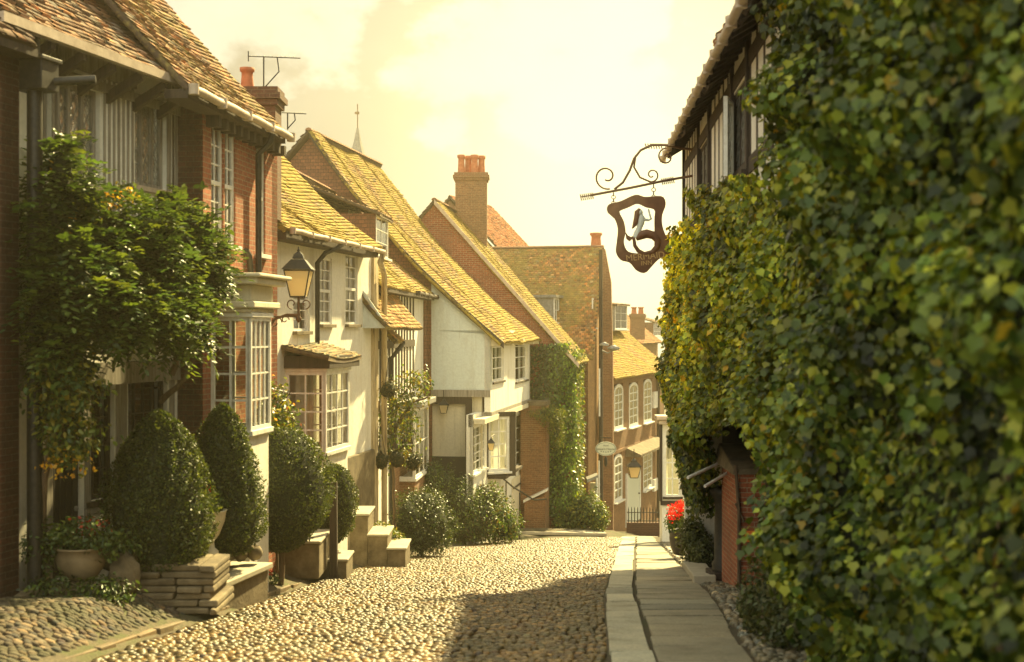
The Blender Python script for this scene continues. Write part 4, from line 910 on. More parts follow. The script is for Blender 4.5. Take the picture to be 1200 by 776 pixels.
body_box(h, AR, 2, 26, 3, 3.2, -4, 3.7, 'interior', 'inner_wall')
mb = MB()
for u in list(np.arange(13.6, 26.3, .62)):
    if k1[0]-.1 < u < k1[1]+.1 or k2[0]-.1 < u < k2[1]+.1: continue
    AR.box(mb, u-.07, u+.07, -.006, .02, .4, 3.7)
for u in (*k1[:2], *k2[:2], 26.1): AR.box(mb, u-.08, u+.08, -.045, .02, .4, 3.7)
for z in (.45, 2.0, 3.3): AR.box(mb, 13.5, 26.2, -.02, .0, z-.1, z+.1)
mb.build('timber_frame', 'dark_timber', h)
for k in (k1, k2): window(h, AR, *k, v=.02, cols=1, rows=1, muls=(.33, .66), mat='dark_timber', lead=.16, fw=.06, sill=True, curtain=1)
# casements standing open
for k, n_ in ((k1, 0),):
    a = AR.pt(k[1]-.05, -.05, 0); f = Fr(a, (-.32, -.95, 0), (.95, -.32, 0)); window(h, f, 0, .55, k[2]+.05, k[3]-.1, v=0, cols=1, rows=1, mat='white_paint', lead=.16, fw=.04, sill=False)
mb = MB(); za, zb_ = 3.22, 3.72
n = 26
EV = -.36
roof(h, AR.pt(2, EV, 3.18), AR.u*24.5+Vector((0, 0, .45)), AR.v*4.2+Vector((0, 0, 4.6)), 'brown_tile', base=(.24, .12, .07), sag=-.02, seed=26, wob=.04)
roof(h, AR.pt(2, 7.9, 3.18), AR.u*24.5+Vector((0, 0, .45)), -AR.v*4.2+Vector((0, 0, 4.6)), 'brown_tile', base=(.24, .12, .07), seed=27, gauge=.2, tw=.3)
gutter(h, AR.pt(12, EV-.05, 3.18+.45*10/24.5-.06), AR.pt(26.6, EV-.05, 3.18+.45-.06), .055, 'pale_fascia')
for u in np.arange(12.2, 26.5, .45):
    mb = MB(); z = 3.18+.45*(u-2)/24.5; mb.prism([AR.pt(u, EV+.02, z-.10), AR.pt(u, .0, z+.1), AR.pt(u, .0, z+.2), AR.pt(u, EV+.02, z-.01)], AR.u*.1); mb.build('rafter', 'dark_timber', h)
# ------------------------------------------------------------------ foliage tools
def vnoise(p, seed=0):
    """smooth pseudo noise of points (n,3) in about -1..1"""
    r_ = np.random.default_rng(seed); o = np.zeros(len(p)); amp = 0
    for i in range(9):
        k = r_.normal(0, 1, 3); k /= np.linalg.norm(k); f = r_.uniform(.6, 1.9)*(1.35**(i % 4)); o += np.sin(p@k*f*2.2+r_.uniform(0, 6.28)); amp += 1
    return o/np.sqrt(amp)*1.1
SH = {
 'rhomb': (np.array([[0, 0, 0], [-.32, .5, .06], [0, 1, 0], [.32, .5, .06]]), [(0, 1, 2, 3)]),
 'oval': (np.array([[0, 0, 0], [-.26, .3, .08], [-.22, .72, .07], [0, 1.05, -.06], [.22, .72, .07], [.26, .3, .08]]), [(0, 3, 2, 1), (0, 5, 4, 3)]),
 'ivy': (np.array([[0, .38, 0], [0, 0, .03], [-.36, -.04, .05], [-.40, .2, .04], [-.56, .40, .07], [-.33, .60, .03], [0, 1.02, -.08], [.33, .60, .03], [.56, .40, .07], [.40, .2, .04], [.36, -.04, .05]]),
         [(0, i, i+1, i+1) for i in range(1, 10)]+[(0, 10, 1, 1)]),
 'blade': (np.array([[-.05, 0, 0], [.05, 0, 0], [.04, .6, .05], [0, 1, -.08]]), [(0, 1, 2, 3)]),
}
def leaves(name, pos, nrm, tip, size, cols, shape, mat, parent, core=None):
    base, faces = SH[shape]; n = len(pos)
    nrm = nrm/np.maximum(np.linalg.norm(nrm, axis=1), 1e-6)[:, None]
    y = tip-nrm*(tip*nrm).sum(1)[:, None]; y /= np.maximum(np.linalg.norm(y, axis=1), 1e-6)[:, None]; x = np.cross(y, nrm)
    b = base; V = pos[:, None]+size[:, None, None]*(b[None, :, 0:1]*x[:, None]+b[None, :, 1:2]*y[:, None]+b[None, :, 2:3]*nrm[:, None])
    k = len(b); idx = np.arange(n)[:, None, None]*k
    if shape == 'ivy': fa = np.array([f[:3] for f in faces])
    else: fa = np.array(faces)
    F = (fa[None]+idx).reshape(-1, fa.shape[1]); cc = np.repeat(cols, len(fa), axis=0)
    return raw_mesh(name, V.reshape(-1, 3), F, cc, mat, parent)
def palette(n, cols, rg, var=.25):
    c = np.array(cols)[rg.integers(0, len(cols), n)]; return np.clip(c*np.exp(rg.normal(0, var, n))[:, None], .004, .8)
GREEN = [(.08, .13, .025), (.055, .10, .022), (.12, .16, .03), (.06, .11, .04)]
YELG = [(.22, .22, .03), (.15, .18, .03), (.28, .24, .03), (.09, .13, .025)]
DARKG = [(.022, .042, .012), (.03, .055, .016), (.04, .065, .015)]
def ell(cl, n, rg, shell=.55):
    """n points in ellipsoids cl=[(x,y,z,rx,ry,rz)], biased outward; returns points and outward normals"""
    cl = np.array(cl, float); wt = (cl[:, 3]*cl[:, 5]); i = rg.choice(len(cl), n, p=wt/wt.sum()); d = rg.normal(0, 1, (n, 3)); d /= np.linalg.norm(d, axis=1)[:, None]
    r = shell+(1-shell)*rg.random(n)**.6; rr = cl[i, 3:]*(1+.3*vnoise(d*2.6+i[:, None]*1.7, 5))[:, None]
    return cl[i, :3]+d*r[:, None]*rr, d
def plant(parent, cl, n, size, cols, shape='oval', mat='leaf', seed=1, up=.35, shell=.5, name='foliage', droop=.4, var=.25, jit=.7):
    rg = np.random.default_rng(seed); p, d = ell(cl, n, rg, shell)
    nr = d+np.array([0, 0, up])+rg.normal(0, jit, (n, 3)); tp = d*.5+rg.normal(0, .7, (n, 3))-np.array([0, 0, droop])
    return leaves(name, p, nr, tp, size*rg.uniform(.65, 1.3, n), palette(n, cols, rg, var), shape, mat, parent)
def sprays(parent, cl, n, ln, lsize, cols, seed=1, k=9, name='foliage', mat='leaf', droop=.5, shell=.35):
    """pinnate sprays: each a drooping rachis with paired leaflets"""
    rg = np.random.default_rng(seed); p, d = ell(cl, n, rg, shell)
    a = d*.8+rg.normal(0, .6, (n, 3)); a[:, 2] -= .1; a[:, 1] -= .25; a /= np.linalg.norm(a, axis=1)[:, None]
    side = np.cross(a, np.array([0, 0, 1.])); side /= np.maximum(np.linalg.norm(side, axis=1), 1e-3)[:, None]
    P_, N_, T_, S_, C_ = [], [], [], [], []; L_ = ln*rg.uniform(.6, 1.25, n); bc = palette(n, cols, rg, .28)
    for j in range(k):
        t = (j+.6)/k; c = p+a*(L_*t)[:, None]; c[:, 2] -= droop*L_*t*t
        sg = 1 if j % 2 else -1
        if j == k-1: sg = 0
        T_.append(side*sg+a*.55-np.array([0, 0, .35])+rg.normal(0, .12, (n, 3))); P_.append(c); N_.append(np.cross(side, a)*(1.0)+rg.normal(0, .28, (n, 3))+np.array([0, 0, .5]))
        S_.append(lsize*rg.uniform(.75, 1.2, n)*(1-.25*abs(t-.5))); C_.append(bc*rg.uniform(.85, 1.15, n)[:, None])
    return leaves(name, np.concatenate(P_), np.concatenate(N_), np.concatenate(T_), np.concatenate(S_), np.concatenate(C_), 'oval', mat, parent)
def E(px, py, Y, rx, rz, ry=None): p = P(px, py, Y); return (p.x, p.y, p.z, rx*Y/FP, (ry if ry is not None else rx*Y/FP), rz*Y/FP)
def core(parent, cl, f=.6, name='inner_growth'):
    mb = MB()
    for x, y, z, rx, ry, rz in cl:
        n1_, n2_ = 10, 7; vs = []
        for i in range(n2_+1):
            ph = math.pi*i/n2_
            for j in range(n1_):
                th = 2*math.pi*j/n1_; k = f*random.uniform(.85, 1.1); vs.append((x+rx*k*math.sin(ph)*math.cos(th), y+ry*k*math.sin(ph)*math.sin(th), z+rz*k*math.cos(ph)))
        mb.mesh(vs, [(i*n1_+j, i*n1_+(j+1) % n1_, (i+1)*n1_+(j+1) % n1_, (i+1)*n1_+j) for i in range(n2_) for j in range(n1_)], 0, True)
    return mb.build(name, 'leaf_core', parent)
def stems(parent, paths, r, name='stem', mat='bark'):
    mb = MB()
    for p in paths:
        q = [Vector(a) for a in p]; o = []
        for a, b in zip(q, q[1:]):
            for t in (0, .33, .66): o.append(a.lerp(b, t)+Vector((random.uniform(-1, 1), random.uniform(-1, 1), random.uniform(-1, 1)))*.02)
        o.append(q[-1]); n = len(o); mb.tube(o, [r*(1-.7*i/n) for i in range(n)], 6)
    return mb.build(name, mat, parent)
def G(px, Y, dz=0): x = (px-CX)*Y/FP; return Vector((x, Y, zg(x, Y)+dz))

# ------------------------------------------------------------------ the ivy over the right hand building
t = T('ivy', 'enormous glossy ivy covering the whole right side of the street', 'ivy', (RX(8), 8, gz(8)))
rg = np.random.default_rng(11)
def thick(Y, z):
    return np.interp(Y, [3, 12.5, 19, 24, 27], [.30, .16, .30, .38, .30])
def ivy_surface(Y, z, seed=2):
    p = np.stack([np.zeros_like(Y), Y*1.0, z*1.0], 1)
    th = thick(Y, z)*np.interp(z, [-3.2, -1.6], [.3, 1])*1.0+(.20*vnoise(p*.9, seed)+.09*vnoise(p*2.6, seed+1)+.10*vnoise(p*np.array([[1, 3.2, .7]]), seed+5))*np.interp(Y, [10, 16], [1, .45])
    return 1.95+.06*Y-np.maximum(th, .12)
def in_ivy(Y, z):
    top = np.interp(Y, [0, 10.8, 12.0, 13.2, 20, 26.5, 27], [6, 5.0, 3.4, 1.6, 1.8, 1.5, .6])
    g = np.array([gz(y) for y in Y])
    low = np.where(Y < 10.6, g-.1, np.interp(Y, [10.6, 11.6, 13.5, 17.5, 20.5, 21.5, 27], [-3.0, -1.9, -.75, -.9, -1.7, -2.9, -3.0]))
    p = np.stack([np.zeros_like(Y), Y, z], 1); w_ = .28*vnoise(p*1.6, 9)
    return (z < top+w_) & (z > low+w_*.7)
def ivy_set(n, y0, y1, size, name, seed, cols, back=0.0, spread=.48):
    rg = np.random.default_rng(seed); Y = y0+(y1-y0)*rg.random(n); z = rg.uniform(-4.8, 5.0, n)
    k = in_ivy(Y, z) & (z < .37*Y+.6) & (z > -.33*Y-.8); Y, z = Y[k], z[k]; n = len(Y)
    X = ivy_surface(Y, z)+back+spread*(rg.random(n)**1.5)
    pos = np.stack([X, Y, z], 1)
    e = .05; gy = (ivy_surface(Y+e, z)-ivy_surface(Y-e, z))/(2*e); gzz = (ivy_surface(Y, z+e)-ivy_surface(Y, z-e))/(2*e)
    nr = np.stack([-np.ones(n), gy*1.5, gzz*1.5+.6], 1)+rg.normal(0, .48, (n, 3)); nr[:, 1] -= .15
    tp = np.stack([rg.normal(-.15, .3, n), rg.normal(0, .55, n), -1+rg.normal(0, .35, n)], 1)
    c = palette(n, cols, rg, .26); c *= (1+.5*vnoise(pos*1.6, 14))[:, None].clip(.3, 2.3); yel = (rg.random(n) < .016*(1+vnoise(pos*1.3, 15)).clip(0, 3)); c[yel] = c[yel]*.3+np.array([.28, .19, .02])
    far = np.clip((Y-10)/12, 0, 1)[:, None]*np.clip((z+2)/2.5, 0, 1)[:, None]; c = c*(1+far*np.array([[2.4, 1.6, .1]]))  # sunlit gold put into the leaf colour, stronger far off and high up
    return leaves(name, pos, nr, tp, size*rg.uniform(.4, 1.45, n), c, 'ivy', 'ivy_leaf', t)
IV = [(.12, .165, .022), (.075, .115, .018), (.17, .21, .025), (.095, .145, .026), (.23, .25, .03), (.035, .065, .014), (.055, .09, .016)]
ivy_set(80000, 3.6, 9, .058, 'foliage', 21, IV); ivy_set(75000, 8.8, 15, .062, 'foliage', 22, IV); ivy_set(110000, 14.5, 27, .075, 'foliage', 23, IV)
# dense inner growth
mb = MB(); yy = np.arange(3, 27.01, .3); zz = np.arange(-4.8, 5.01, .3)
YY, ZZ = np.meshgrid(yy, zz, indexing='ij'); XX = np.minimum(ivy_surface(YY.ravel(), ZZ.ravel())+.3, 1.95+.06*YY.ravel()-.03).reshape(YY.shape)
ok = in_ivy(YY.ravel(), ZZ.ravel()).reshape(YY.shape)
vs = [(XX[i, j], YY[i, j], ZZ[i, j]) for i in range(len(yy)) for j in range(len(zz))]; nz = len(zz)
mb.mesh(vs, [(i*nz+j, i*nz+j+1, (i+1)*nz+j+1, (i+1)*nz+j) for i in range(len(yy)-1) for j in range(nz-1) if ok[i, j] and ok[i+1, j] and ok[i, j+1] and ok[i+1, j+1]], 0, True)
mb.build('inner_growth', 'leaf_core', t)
paths = []
for y in np.arange(4, 25, 1.7):
    z0 = gz(y)-.2
    if 10 < y: continue
    paths.append([(RX(y)-.03, y, z0), (RX(y)-.03, y+.3, z0+1.2), (RX(y)-.03, y-.2, z0+2.5), (RX(y)-.03, y+.2, min(z0+4, 1.5))])
stems(t, paths, .035)

# ------------------------------------------------------------------ wisteria on the timber house
t = T('wisteria', 'bushy wisteria hiding the middle of the timber house front', 'climbing plant', G(60, 14.8))
cl = [E(70, 200, 14.6, 26, 40, .25), E(60, 260, 14.5, 35, 40, .4), E(110, 290, 15, 50, 55, .5), E(165, 300, 15.6, 55, 60, .5), E(215, 290, 16.6, 42, 55, .5), E(238, 310, 17.1, 28, 50, .4), E(200, 250, 16.6, 30, 18, .3),
      E(120, 360, 14.8, 75, 45, .6), E(75, 330, 14.3, 40, 50, .5), E(195, 365, 15.8, 45, 40, .5), E(70, 400, 14.2, 28, 40, .4)]
sprays(t, cl, 3300, .30, .105, GREEN+GREEN+DARKG+[(.09, .13, .03)], seed=31)
cl2 = [E(75, 455, 14.2, 42, 42, .35), E(80, 510, 14.2, 35, 38, .35), E(95, 240, 14.8, 25, 22, .3), E(145, 225, 15.6, 20, 10, .2)]
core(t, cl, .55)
stems(t, [[G(48, 14.9), P(52, 600, 14.7), P(46, 520, 14.7), P(60, 440, 14.6), P(70, 380, 14.6), P(66, 260, 14.6)], [P(60, 440, 14.6), P(120, 380, 15.2), P(190, 340, 16.2), P(250, 320, 17.2)], [P(200, 440, 16.8), P(212, 400, 16.6), P(200, 360, 16.4)], [P(190, 470, 16.9), P(215, 445, 16.7), P(228, 420, 16.7)]], .045)
t = T('climbing_rose', 'yellow and orange flowered climber under the sills of the leaded windows', 'climbing plant', G(80, 14.7))
plant(t, cl2, 2600, .075, GREEN+YELG, seed=32)
fl = [E(128, 235, 15.2, 22, 12, .12), E(70, 262, 14.5, 22, 14, .15), E(150, 228, 15.6, 12, 8, .1), E(55, 190, 14.5, 8, 8, .1), E(80, 545, 14.1, 30, 16, .3)]
plant(t, fl, 260, .055, [(.75, .42, .02), (.8, .5, .05), (.6, .3, .02)], 'rhomb', 'orange_petals' if False else 'leaf', seed=33, name='flower')
stems(t, [[G(46, 14.5), P(48, 600, 14.4), P(56, 540, 14.3), P(78, 500, 14.3), P(76, 450, 14.3), P(90, 300, 14.7), P(110, 240, 15)]], .05)

# ------------------------------------------------------------------ clipped bushes
def clipped(px, Y, y0, y1, wpx, kind, label, n, seed, trunk=0):
    """lathe-like clipped bush between photo rows y0 (top) and y1 (bottom)"""
    x = (px-CX)*Y/FP; zt_, zb_ = (CY-y0)*Y/FP, (CY-y1)*Y/FP; r = wpx/2*Y/FP; H_ = zt_-zb_
    t = T('topiary_bush', label, 'topiary', G(px, Y), 'clipped bushes in front of the bay windows')
    rg = np.random.default_rng(seed)
    def prof(s):      # s 0 bottom .. 1 top
        if kind == 'egg': return np.clip(np.sin(np.pi*np.clip(.14+.86*s, 0, 1)**.82), 0, 1)**.62
        if kind == 'cone': return np.clip(1-s**2.3, 0, 1)**.72*np.clip(.55+s*3, 0, 1)
        return np.sqrt(np.clip(1-(2*s-1)**2, 0, 1))
    s = rg.random(n); th = rg.random(n)*2*np.pi; q = np.stack([np.cos(th)*2.3, np.sin(th)*2.3, s*4.5], 1)+seed
    rr = r*prof(s)*(1+.10*vnoise(q, seed)+.04*vnoise(q*2.6, seed+1)); dep = 1.03-.2*rg.random(n)**2+(rg.random(n) < .03)*rg.uniform(0, .07, n)
    pos = np.stack([x+rr*dep*np.cos(th), Y+rr*dep*np.sin(th), zb_+H_*s], 1)
    e = .01; sl = -(prof(s+e)-prof(s-e))/(2*e)*r/H_
    nr = np.stack([np.cos(th), np.sin(th), np.clip(sl, -2, 4)], 1); nr /= np.linalg.norm(nr, axis=1)[:, None]
    tp = nr*.9+rg.normal(0, .5, (n, 3))+np.array([0, 0, .3]); nr2 = nr+rg.normal(0, .75, (n, 3))
    leaves('foliage', pos, nr2, tp, .038*rg.uniform(.6, 1.35, n), palette(n, [(.05, .075, .018), (.035, .058, .015), (.08, .10, .022), (.06, .085, .02)], rg, .28), 'rhomb', 'box_leaf', t)
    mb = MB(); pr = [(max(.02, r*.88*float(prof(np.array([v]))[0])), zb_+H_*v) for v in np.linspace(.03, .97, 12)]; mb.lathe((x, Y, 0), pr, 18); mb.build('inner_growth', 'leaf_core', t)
    g_ = zg(x, Y); mb = MB(); mb.tube([(x, Y, g_-.05), (x+.02, Y, g_+.2), (x, Y, zb_+H_*.3)], .05 if trunk == 0 else trunk, 8); mb.build('trunk', 'bark', t)
    return t
clipped(186, 15.6, 482, 664, 118, 'egg', 'big egg shaped clipped bush standing on the stacked log like stone', 26000, 41)
clipped(261, 17.2, 474, 650, 98, 'cone', 'cone shaped clipped bush behind the urn of red geranium', 19000, 42)
clipped(329, 20.2, 502, 646, 116, 'ball', 'broad round clipped bush below the many paned bay', 19000, 43)
clipped(391, 23.5, 545, 636, 52, 'ball', 'smallest clipped bush beside the wooden post by the steps', 9000, 44)

# ------------------------------------------------------------------ garden things on the left verge
def rock(mb, c, r, sx=1, sy=1, sz=.7, mi=0):
    n1_, n2_ = 9, 6; vs = []; sd_ = random.uniform(0, 9)
    for i in range(n2_+1):
        ph = math.pi*i/n2_
        for j in range(n1_):
            th = 2*math.pi*j/n1_; k = r*(1+.16*math.sin(3*th+sd_+ph*2)+random.uniform(-.09, .09)); vs.append((c[0]+sx*k*math.sin(ph)*math.cos(th), c[1]+sy*k*math.sin(ph)*math.sin(th), c[2]+sz*k*math.cos(ph)))
    mb.mesh(vs, [(i*n1_+j, i*n1_+(j+1) % n1_, (i+1)*n1_+(j+1) % n1_, (i+1)*n1_+j) for i in range(n2_) for j in range(n1_)], mi, True)
g = G(208, 15.4)
mb = MB()
x0, x1 = (155-CX)*15.4/FP, (262-CX)*15.4/FP; zb_ = (CY-712)*15.4/FP; zt_ = (CY-657)*15.4/FP
nr_ = 7
for k in range(nr_):     # rough stack of long flat stones
    za = zb_+(zt_-zb_)*k/nr_; hh = (zt_-zb_)/nr_; xx = x0+random.uniform(-.05, .05)
    J = lambda s=.03: random.uniform(-s, s)
    while xx < x1-.08:
        wd = min(random.uniform(.25, .75), x1+J(.05)-xx); yf = 15.0+J(.05)+.02*k; t0, t1 = hh*random.uniform(.86, 1.0), hh*random.uniform(.8, 1.0)
        mb.hexa([(xx+.01, yf+J(), za), (xx+wd-.01, yf+J(), za), (xx+wd-.01, 15.95, za), (xx+.01, 15.95, za), (xx+.012+J(.02), yf+J(), za+t0), (xx+wd-.012+J(.02), yf+J(), za+t1), (xx+wd-.01, 15.95, za+t1), (xx+.01, 15.95, za+t0)]); xx += wd
tagit(mb.build('stone_plinth', 'stone', loc=(g.x, g.y, zb_), bevel=.02), 'rough layered stone block under the big egg shaped bush', 'stone block')
def bowl(px, Y, ytop, ybot, wpx, name, label, cat, mat='glazed_pot', plants=None, foot=False):
    x = (px-CX)*Y/FP; zt_, zb_ = (CY-ytop)*Y/FP, (CY-ybot)*Y/FP; r = wpx/2*Y/FP; h_ = zt_-zb_
    t = T(name, label, cat, (x, Y, zb_))
    mb = MB()
    if foot: pr = [(r*.5, 0), (r*.5, h_*.08), (r*.25, h_*.16), (r*.22, h_*.3), (r*.55, h_*.45), (r*.9, h_*.75), (r*1.0, h_*.97), (r*1.06, h_), (r*.92, h_), (r*.85, h_*.85)]
    else: pr = [(r*.5, 0), (r*.62, h_*.05), (r*.88, h_*.35), (r*.98, h_*.7), (r*.95, h_*.93), (r*1.03, h_*.95), (r*1.03, h_), (r*.9, h_), (r*.88, h_*.85)]
    mb.lathe((x, Y, zb_), pr, 22); mb.build('bowl', mat, t); mb = MB(); mb.lathe((x, Y, zb_), [(r*.9, h_*.84), (r*.4, h_*.9)], 16); mb.build('soil', 'soil', t)
    return t, Vector((x, Y, zt_)), r
t, p, r = bowl(95, 14.6, 640, 678, 60, 'planter', 'round stoneware planter of trailing greenery by the far left doorway', 'planter')
cl = [(p.x, p.y, p.z+.12, .36, .3, .2), (p.x+.3, p.y-.05, p.z+.02, .22, .2, .14), (p.x-.25, p.y, p.z+.05, .2, .2, .16)]
plant(t, cl, 1500, .06, GREEN+[(.1, .14, .05)], seed=51, name='foliage'); plant(t, [(p.x+.12, p.y-.1, p.z+.25, .2, .15, .1)], 60, .05, [(.35, .03, .02), (.5, .08, .03)], 'rhomb', seed=52, name='flower')
t, p, r = bowl(247, 16.6, 598, 650, 36, 'urn', 'pale footed urn with a red geranium between the two tall bushes', 'urn', 'cream_plaster', foot=True)
plant(t, [(p.x-.0, p.y, p.z+.1, .17, .15, .12)], 500, .055, GREEN, seed=53); plant(t, [(p.x-.04, p.y-.05, p.z+.28, .07, .07, .06)], 70, .035, [(.75, .02, .015)], 'rhomb', seed=54, name='flower')
# red-hot: small stones and rocks
def rocks(name, label, cat, lst, mat='stone', group=None):
    for i, (px, py, Y, r, sx, sz) in enumerate(lst):
        mb = MB(); p = P(px, py, Y); rock(mb, p, r, sx, 1, sz); tagit(mb.build(name, mat, loc=(p.x, p.y, p.z-r*sz)), label[i], cat, group)
rocks('rock', ['mossy flat stone under the stoneware planter', 'upright boulder between planter and stone block', 'rounded boulder at the right of the planter', 'pale rock on the stone slab end', 'pale rock second from the slab end', 'whitish rock under the cone shaped bush', 'low grey rock below the downpipe'],
      'rock', [(92, 692, 14.5, .24, 1.3, .42), (146, 676, 14.8, .26, .7, 1.0), (140, 655, 15.0, .2, 1, .8), (298, 648, 17.6, .12, 1.1, .8), (282, 650, 17.5, .11, 1.0, .8), (262, 652, 17.4, .13, 1.3, .7), (40, 700, 14.2, .2, 1.5, .45)], 'stone', 'loose rocks along the verge')
t = T('ground_cover', 'low weeds and trailing leaves round the rocks at left', 'weeds', G(100, 14.3)); t['kind'] = 'stuff'
plant(t, [E(60, 690, 14.2, 30, 18, .3), E(120, 690, 14.2, 35, 16, .3), E(150, 640, 15, 20, 16, .2), E(45, 640, 14.4, 18, 30, .2), E(215, 660, 16.6, 30, 8, .2), E(95, 705, 14, 50, 8, .25)], 2600, .055, GREEN+DARKG, seed=55, up=.8)
# slab bench, steps, post
g = G(290, 17); t = T('stone_bench', 'long pale stone slab on brick supports beside the kerb', 'bench', G(290, 17))
a, b = P(262, 664, 17.6), P(314, 664, 17.6); zt_ = P(0, 676, 16.6).z
mb = MB(); mb.hexa([(-3.98, 16.0, zt_-.09), (-3.72, 15.9, zt_-.09), (-3.30, 17.7, zt_-.09), (-3.95, 17.8, zt_-.09), (-3.98, 16.0, zt_-.01), (-3.72, 15.9, zt_-.01), (-3.30, 17.7, zt_-.01), (-3.95, 17.8, zt_-.01)]); mb.build('slab', 'pale_stone', t, bevel=.015)
mb = MB(); mb.hexa([(-3.93, 16.1, zt_-.5), (-3.76, 16.05, zt_-.5), (-3.36, 17.62, zt_-.5), (-3.9, 17.7, zt_-.5), (-3.93, 16.1, zt_-.092), (-3.76, 16.05, zt_-.092), (-3.36, 17.62, zt_-.092), (-3.9, 17.7, zt_-.092)]); mb.build('base', 'stone', t)
def stepblock(px0, px1, ytop, ybot, Y, d, label, nm='stone_step', mat='stone', grp='stone steps up to the cottages'):
    a, b = P(px0, ytop, Y), P(px1, ybot, Y); mb = MB(); mb.box((a.x, Y, b.z-.15), (b.x, Y+d, a.z-.05)); mb.box((a.x-.02, Y-.03, a.z-.047), (b.x+.03, Y+d, a.z), 1)
    tagit(mb.build(nm, [mat, 'pale_stone'], loc=((a.x+b.x)/2, Y+d/2, b.z), bevel=.015), label, 'step', grp)
stepblock(318, 374, 634, 668, 21.6, 1.3, 'dark sided upper step with a pale top below the round bush')
stepblock(364, 406, 655, 672, 22.6, .9, 'lower step slab at the foot of the wooden post')
stepblock(410, 431, 602, 660, 26.6, 1.2, 'topmost of the three pale steps by the weathered corner post')
stepblock(431, 454, 626, 660, 26.55, 1.2, 'middle of the three pale steps by the weathered corner post')
stepblock(454, 475, 642, 661, 26.5, 1.2, 'lowest of the three pale steps, next to the cobbles')
p = G(391, 22.5); mb = MB(); zt_ = P(0, 566, 22.5).z; mb.hexa([(p.x-.07, p.y-.07, p.z-.1), (p.x+.07, p.y-.07, p.z-.1), (p.x+.07, p.y+.07, p.z-.1), (p.x-.07, p.y+.07, p.z-.1), (p.x-.06, p.y-.06, zt_), (p.x+.06, p.y-.06, zt_+.03), (p.x+.06, p.y+.06, zt_+.02), (p.x-.06, p.y+.06, zt_)])
tagit(mb.build('wooden_post', 'dark_timber', loc=p, bevel=.01), 'short dark wooden post in front of the smallest clipped bush', 'post')
p = G(325, 20.5); t = T('geranium', 'tiny red geranium low at the foot of the round bush', 'flower', p)
plant(t, [(p.x, p.y-.6, p.z+.1, .14, .1, .1)], 200, .05, GREEN, seed=56); plant(t, [(p.x, p.y-.65, p.z+.2, .06, .05, .04)], 40, .03, [(.75, .03, .01)], 'rhomb', seed=57, name='flower')
# rose between the two bays
p = G(325, 20.9); t = T('rose_bush', 'pink and orange rose growing between the two bay windows', 'rose', p)
cl = [E(322, 480, 20.9, 22, 30, .3), E(335, 510, 21.2, 16, 30, .25), E(310, 500, 20.4, 16, 30, .2)]
plant(t, cl, 1500, .075, GREEN+YELG, seed=58); plant(t, cl, 45, .075, [(.8, .28, .12), (.75, .4, .2)], 'rhomb', seed=59, name='flower', shell=.9)
stems(t, [[p, P(325, 560, 20.9), P(322, 480, 20.9), P(340, 460, 21)]], .025)

# ------------------------------------------------------------------ lamp on its bracket
t = T('street_lamp', 'black wall lantern with amber panes on a scrolled bracket over the white cottage', 'street lamp', P(318, 372, 21.2))
Yl = 21.2; c = P(350, 350, Yl); sc = Yl/FP
def lantern(t, c, sc, h_, w_, seg=4, glass='lamp_glass', mat='black_iron'):
    z = lambda v: c.z+v*h_
    r = w_/2
    def ring(rr, zz, n=4): return [(c.x+rr*math.cos(math.pi/4+math.pi/2*i)*1.414, c.y+rr*math.sin(math.pi/4+math.pi/2*i)*1.414, zz) for i in range(n)]
    a = ring(r*.55, z(.0)); b = ring(r*.95, z(.52)); d = ring(r*1.12, z(.54)); e = ring(r*.5, z(.74)); f = ring(r*.42, z(.76)); g_ = ring(r*.32, z(.84)); k_ = ring(r*.08, z(.9))
    mb = MB()
    for i in range(4): j = (i+1) % 4; mb.poly([a[i], a[j], b[j], b[i]])
    mb.build('lamp_glass', glass, t)
    mb = MB(); s4 = [(0, 1, 5, 4), (1, 2, 6, 5), (2, 3, 7, 6), (3, 0, 4, 7)]
    for lo_, hi_ in ((d, e), (f, g_), (g_, k_)): mb.mesh(lo_+hi_, s4)
    mb.mesh(d, [(0, 1, 2, 3)]); mb.mesh(f, [(0, 1, 2, 3)])
    mb.tube([(c.x, c.y, z(.88)), (c.x, c.y, z(1.0))], [r*.12, r*.03], 6); mb.lathe((c.x, c.y, z(.92)), [(r*.03, -.03*h_), (r*.14, 0), (r*.03, .03*h_)], 8)
    mb.build('lamp_roof', mat, t)
    mb = MB()
    for i in range(4): mb.tube([a[i], b[i]], r*.055, 5); mb.tube([a[i], a[(i+1) % 4]], r*.06, 5); mb.tube([b[i], b[(i+1) % 4]], r*.06, 5)
    mb.build('lamp_frame', mat, t)
cb = P(350, 348, Yl); lantern(t, cb, sc, 59*sc, 31*sc)
def spiral(c, r0, r1, a0, a1, ax, ay, n=24): return [c+ax*(math.cos(a0+(a1-a0)*i/n)*(r0+(r1-r0)*i/n))+ay*(math.sin(a0+(a1-a0)*i/n)*(r0+(r1-r0)*i/n)) for i in range(n+1)]
XA, ZA = Vector((1, 0, 0)), Vector((0, 0, 1))
mb = MB(); mb.tube([P(350, 347, Yl), P(350, 356, Yl), P(350, 372, Yl)], .022, 6)
for sx in (1, -1): mb.tube(spiral(P(350+sx*8, 356, Yl), .09, .03, -math.pi/2, math.pi*1.3, XA*sx, ZA, 18), .011, 5)
mb.tube([P(314, 400, Yl), P(315, 384, Yl), P(322, 374, Yl), P(336, 369, Yl), P(352, 369, Yl)], .024, 6); mb.tube([P(313, 370, Yl), P(313, 470, Yl)], .03, 6)
mb.tube(spiral(P(322, 378, Yl), .12, .04, 0, 6, XA, ZA), .012, 5); mb.tube(spiral(P(334, 375, Yl), .07, .02, 0, 6, XA, ZA), .01, 5); mb.tube([P(313, 371, Yl), P(352, 371, Yl)], .014, 5)
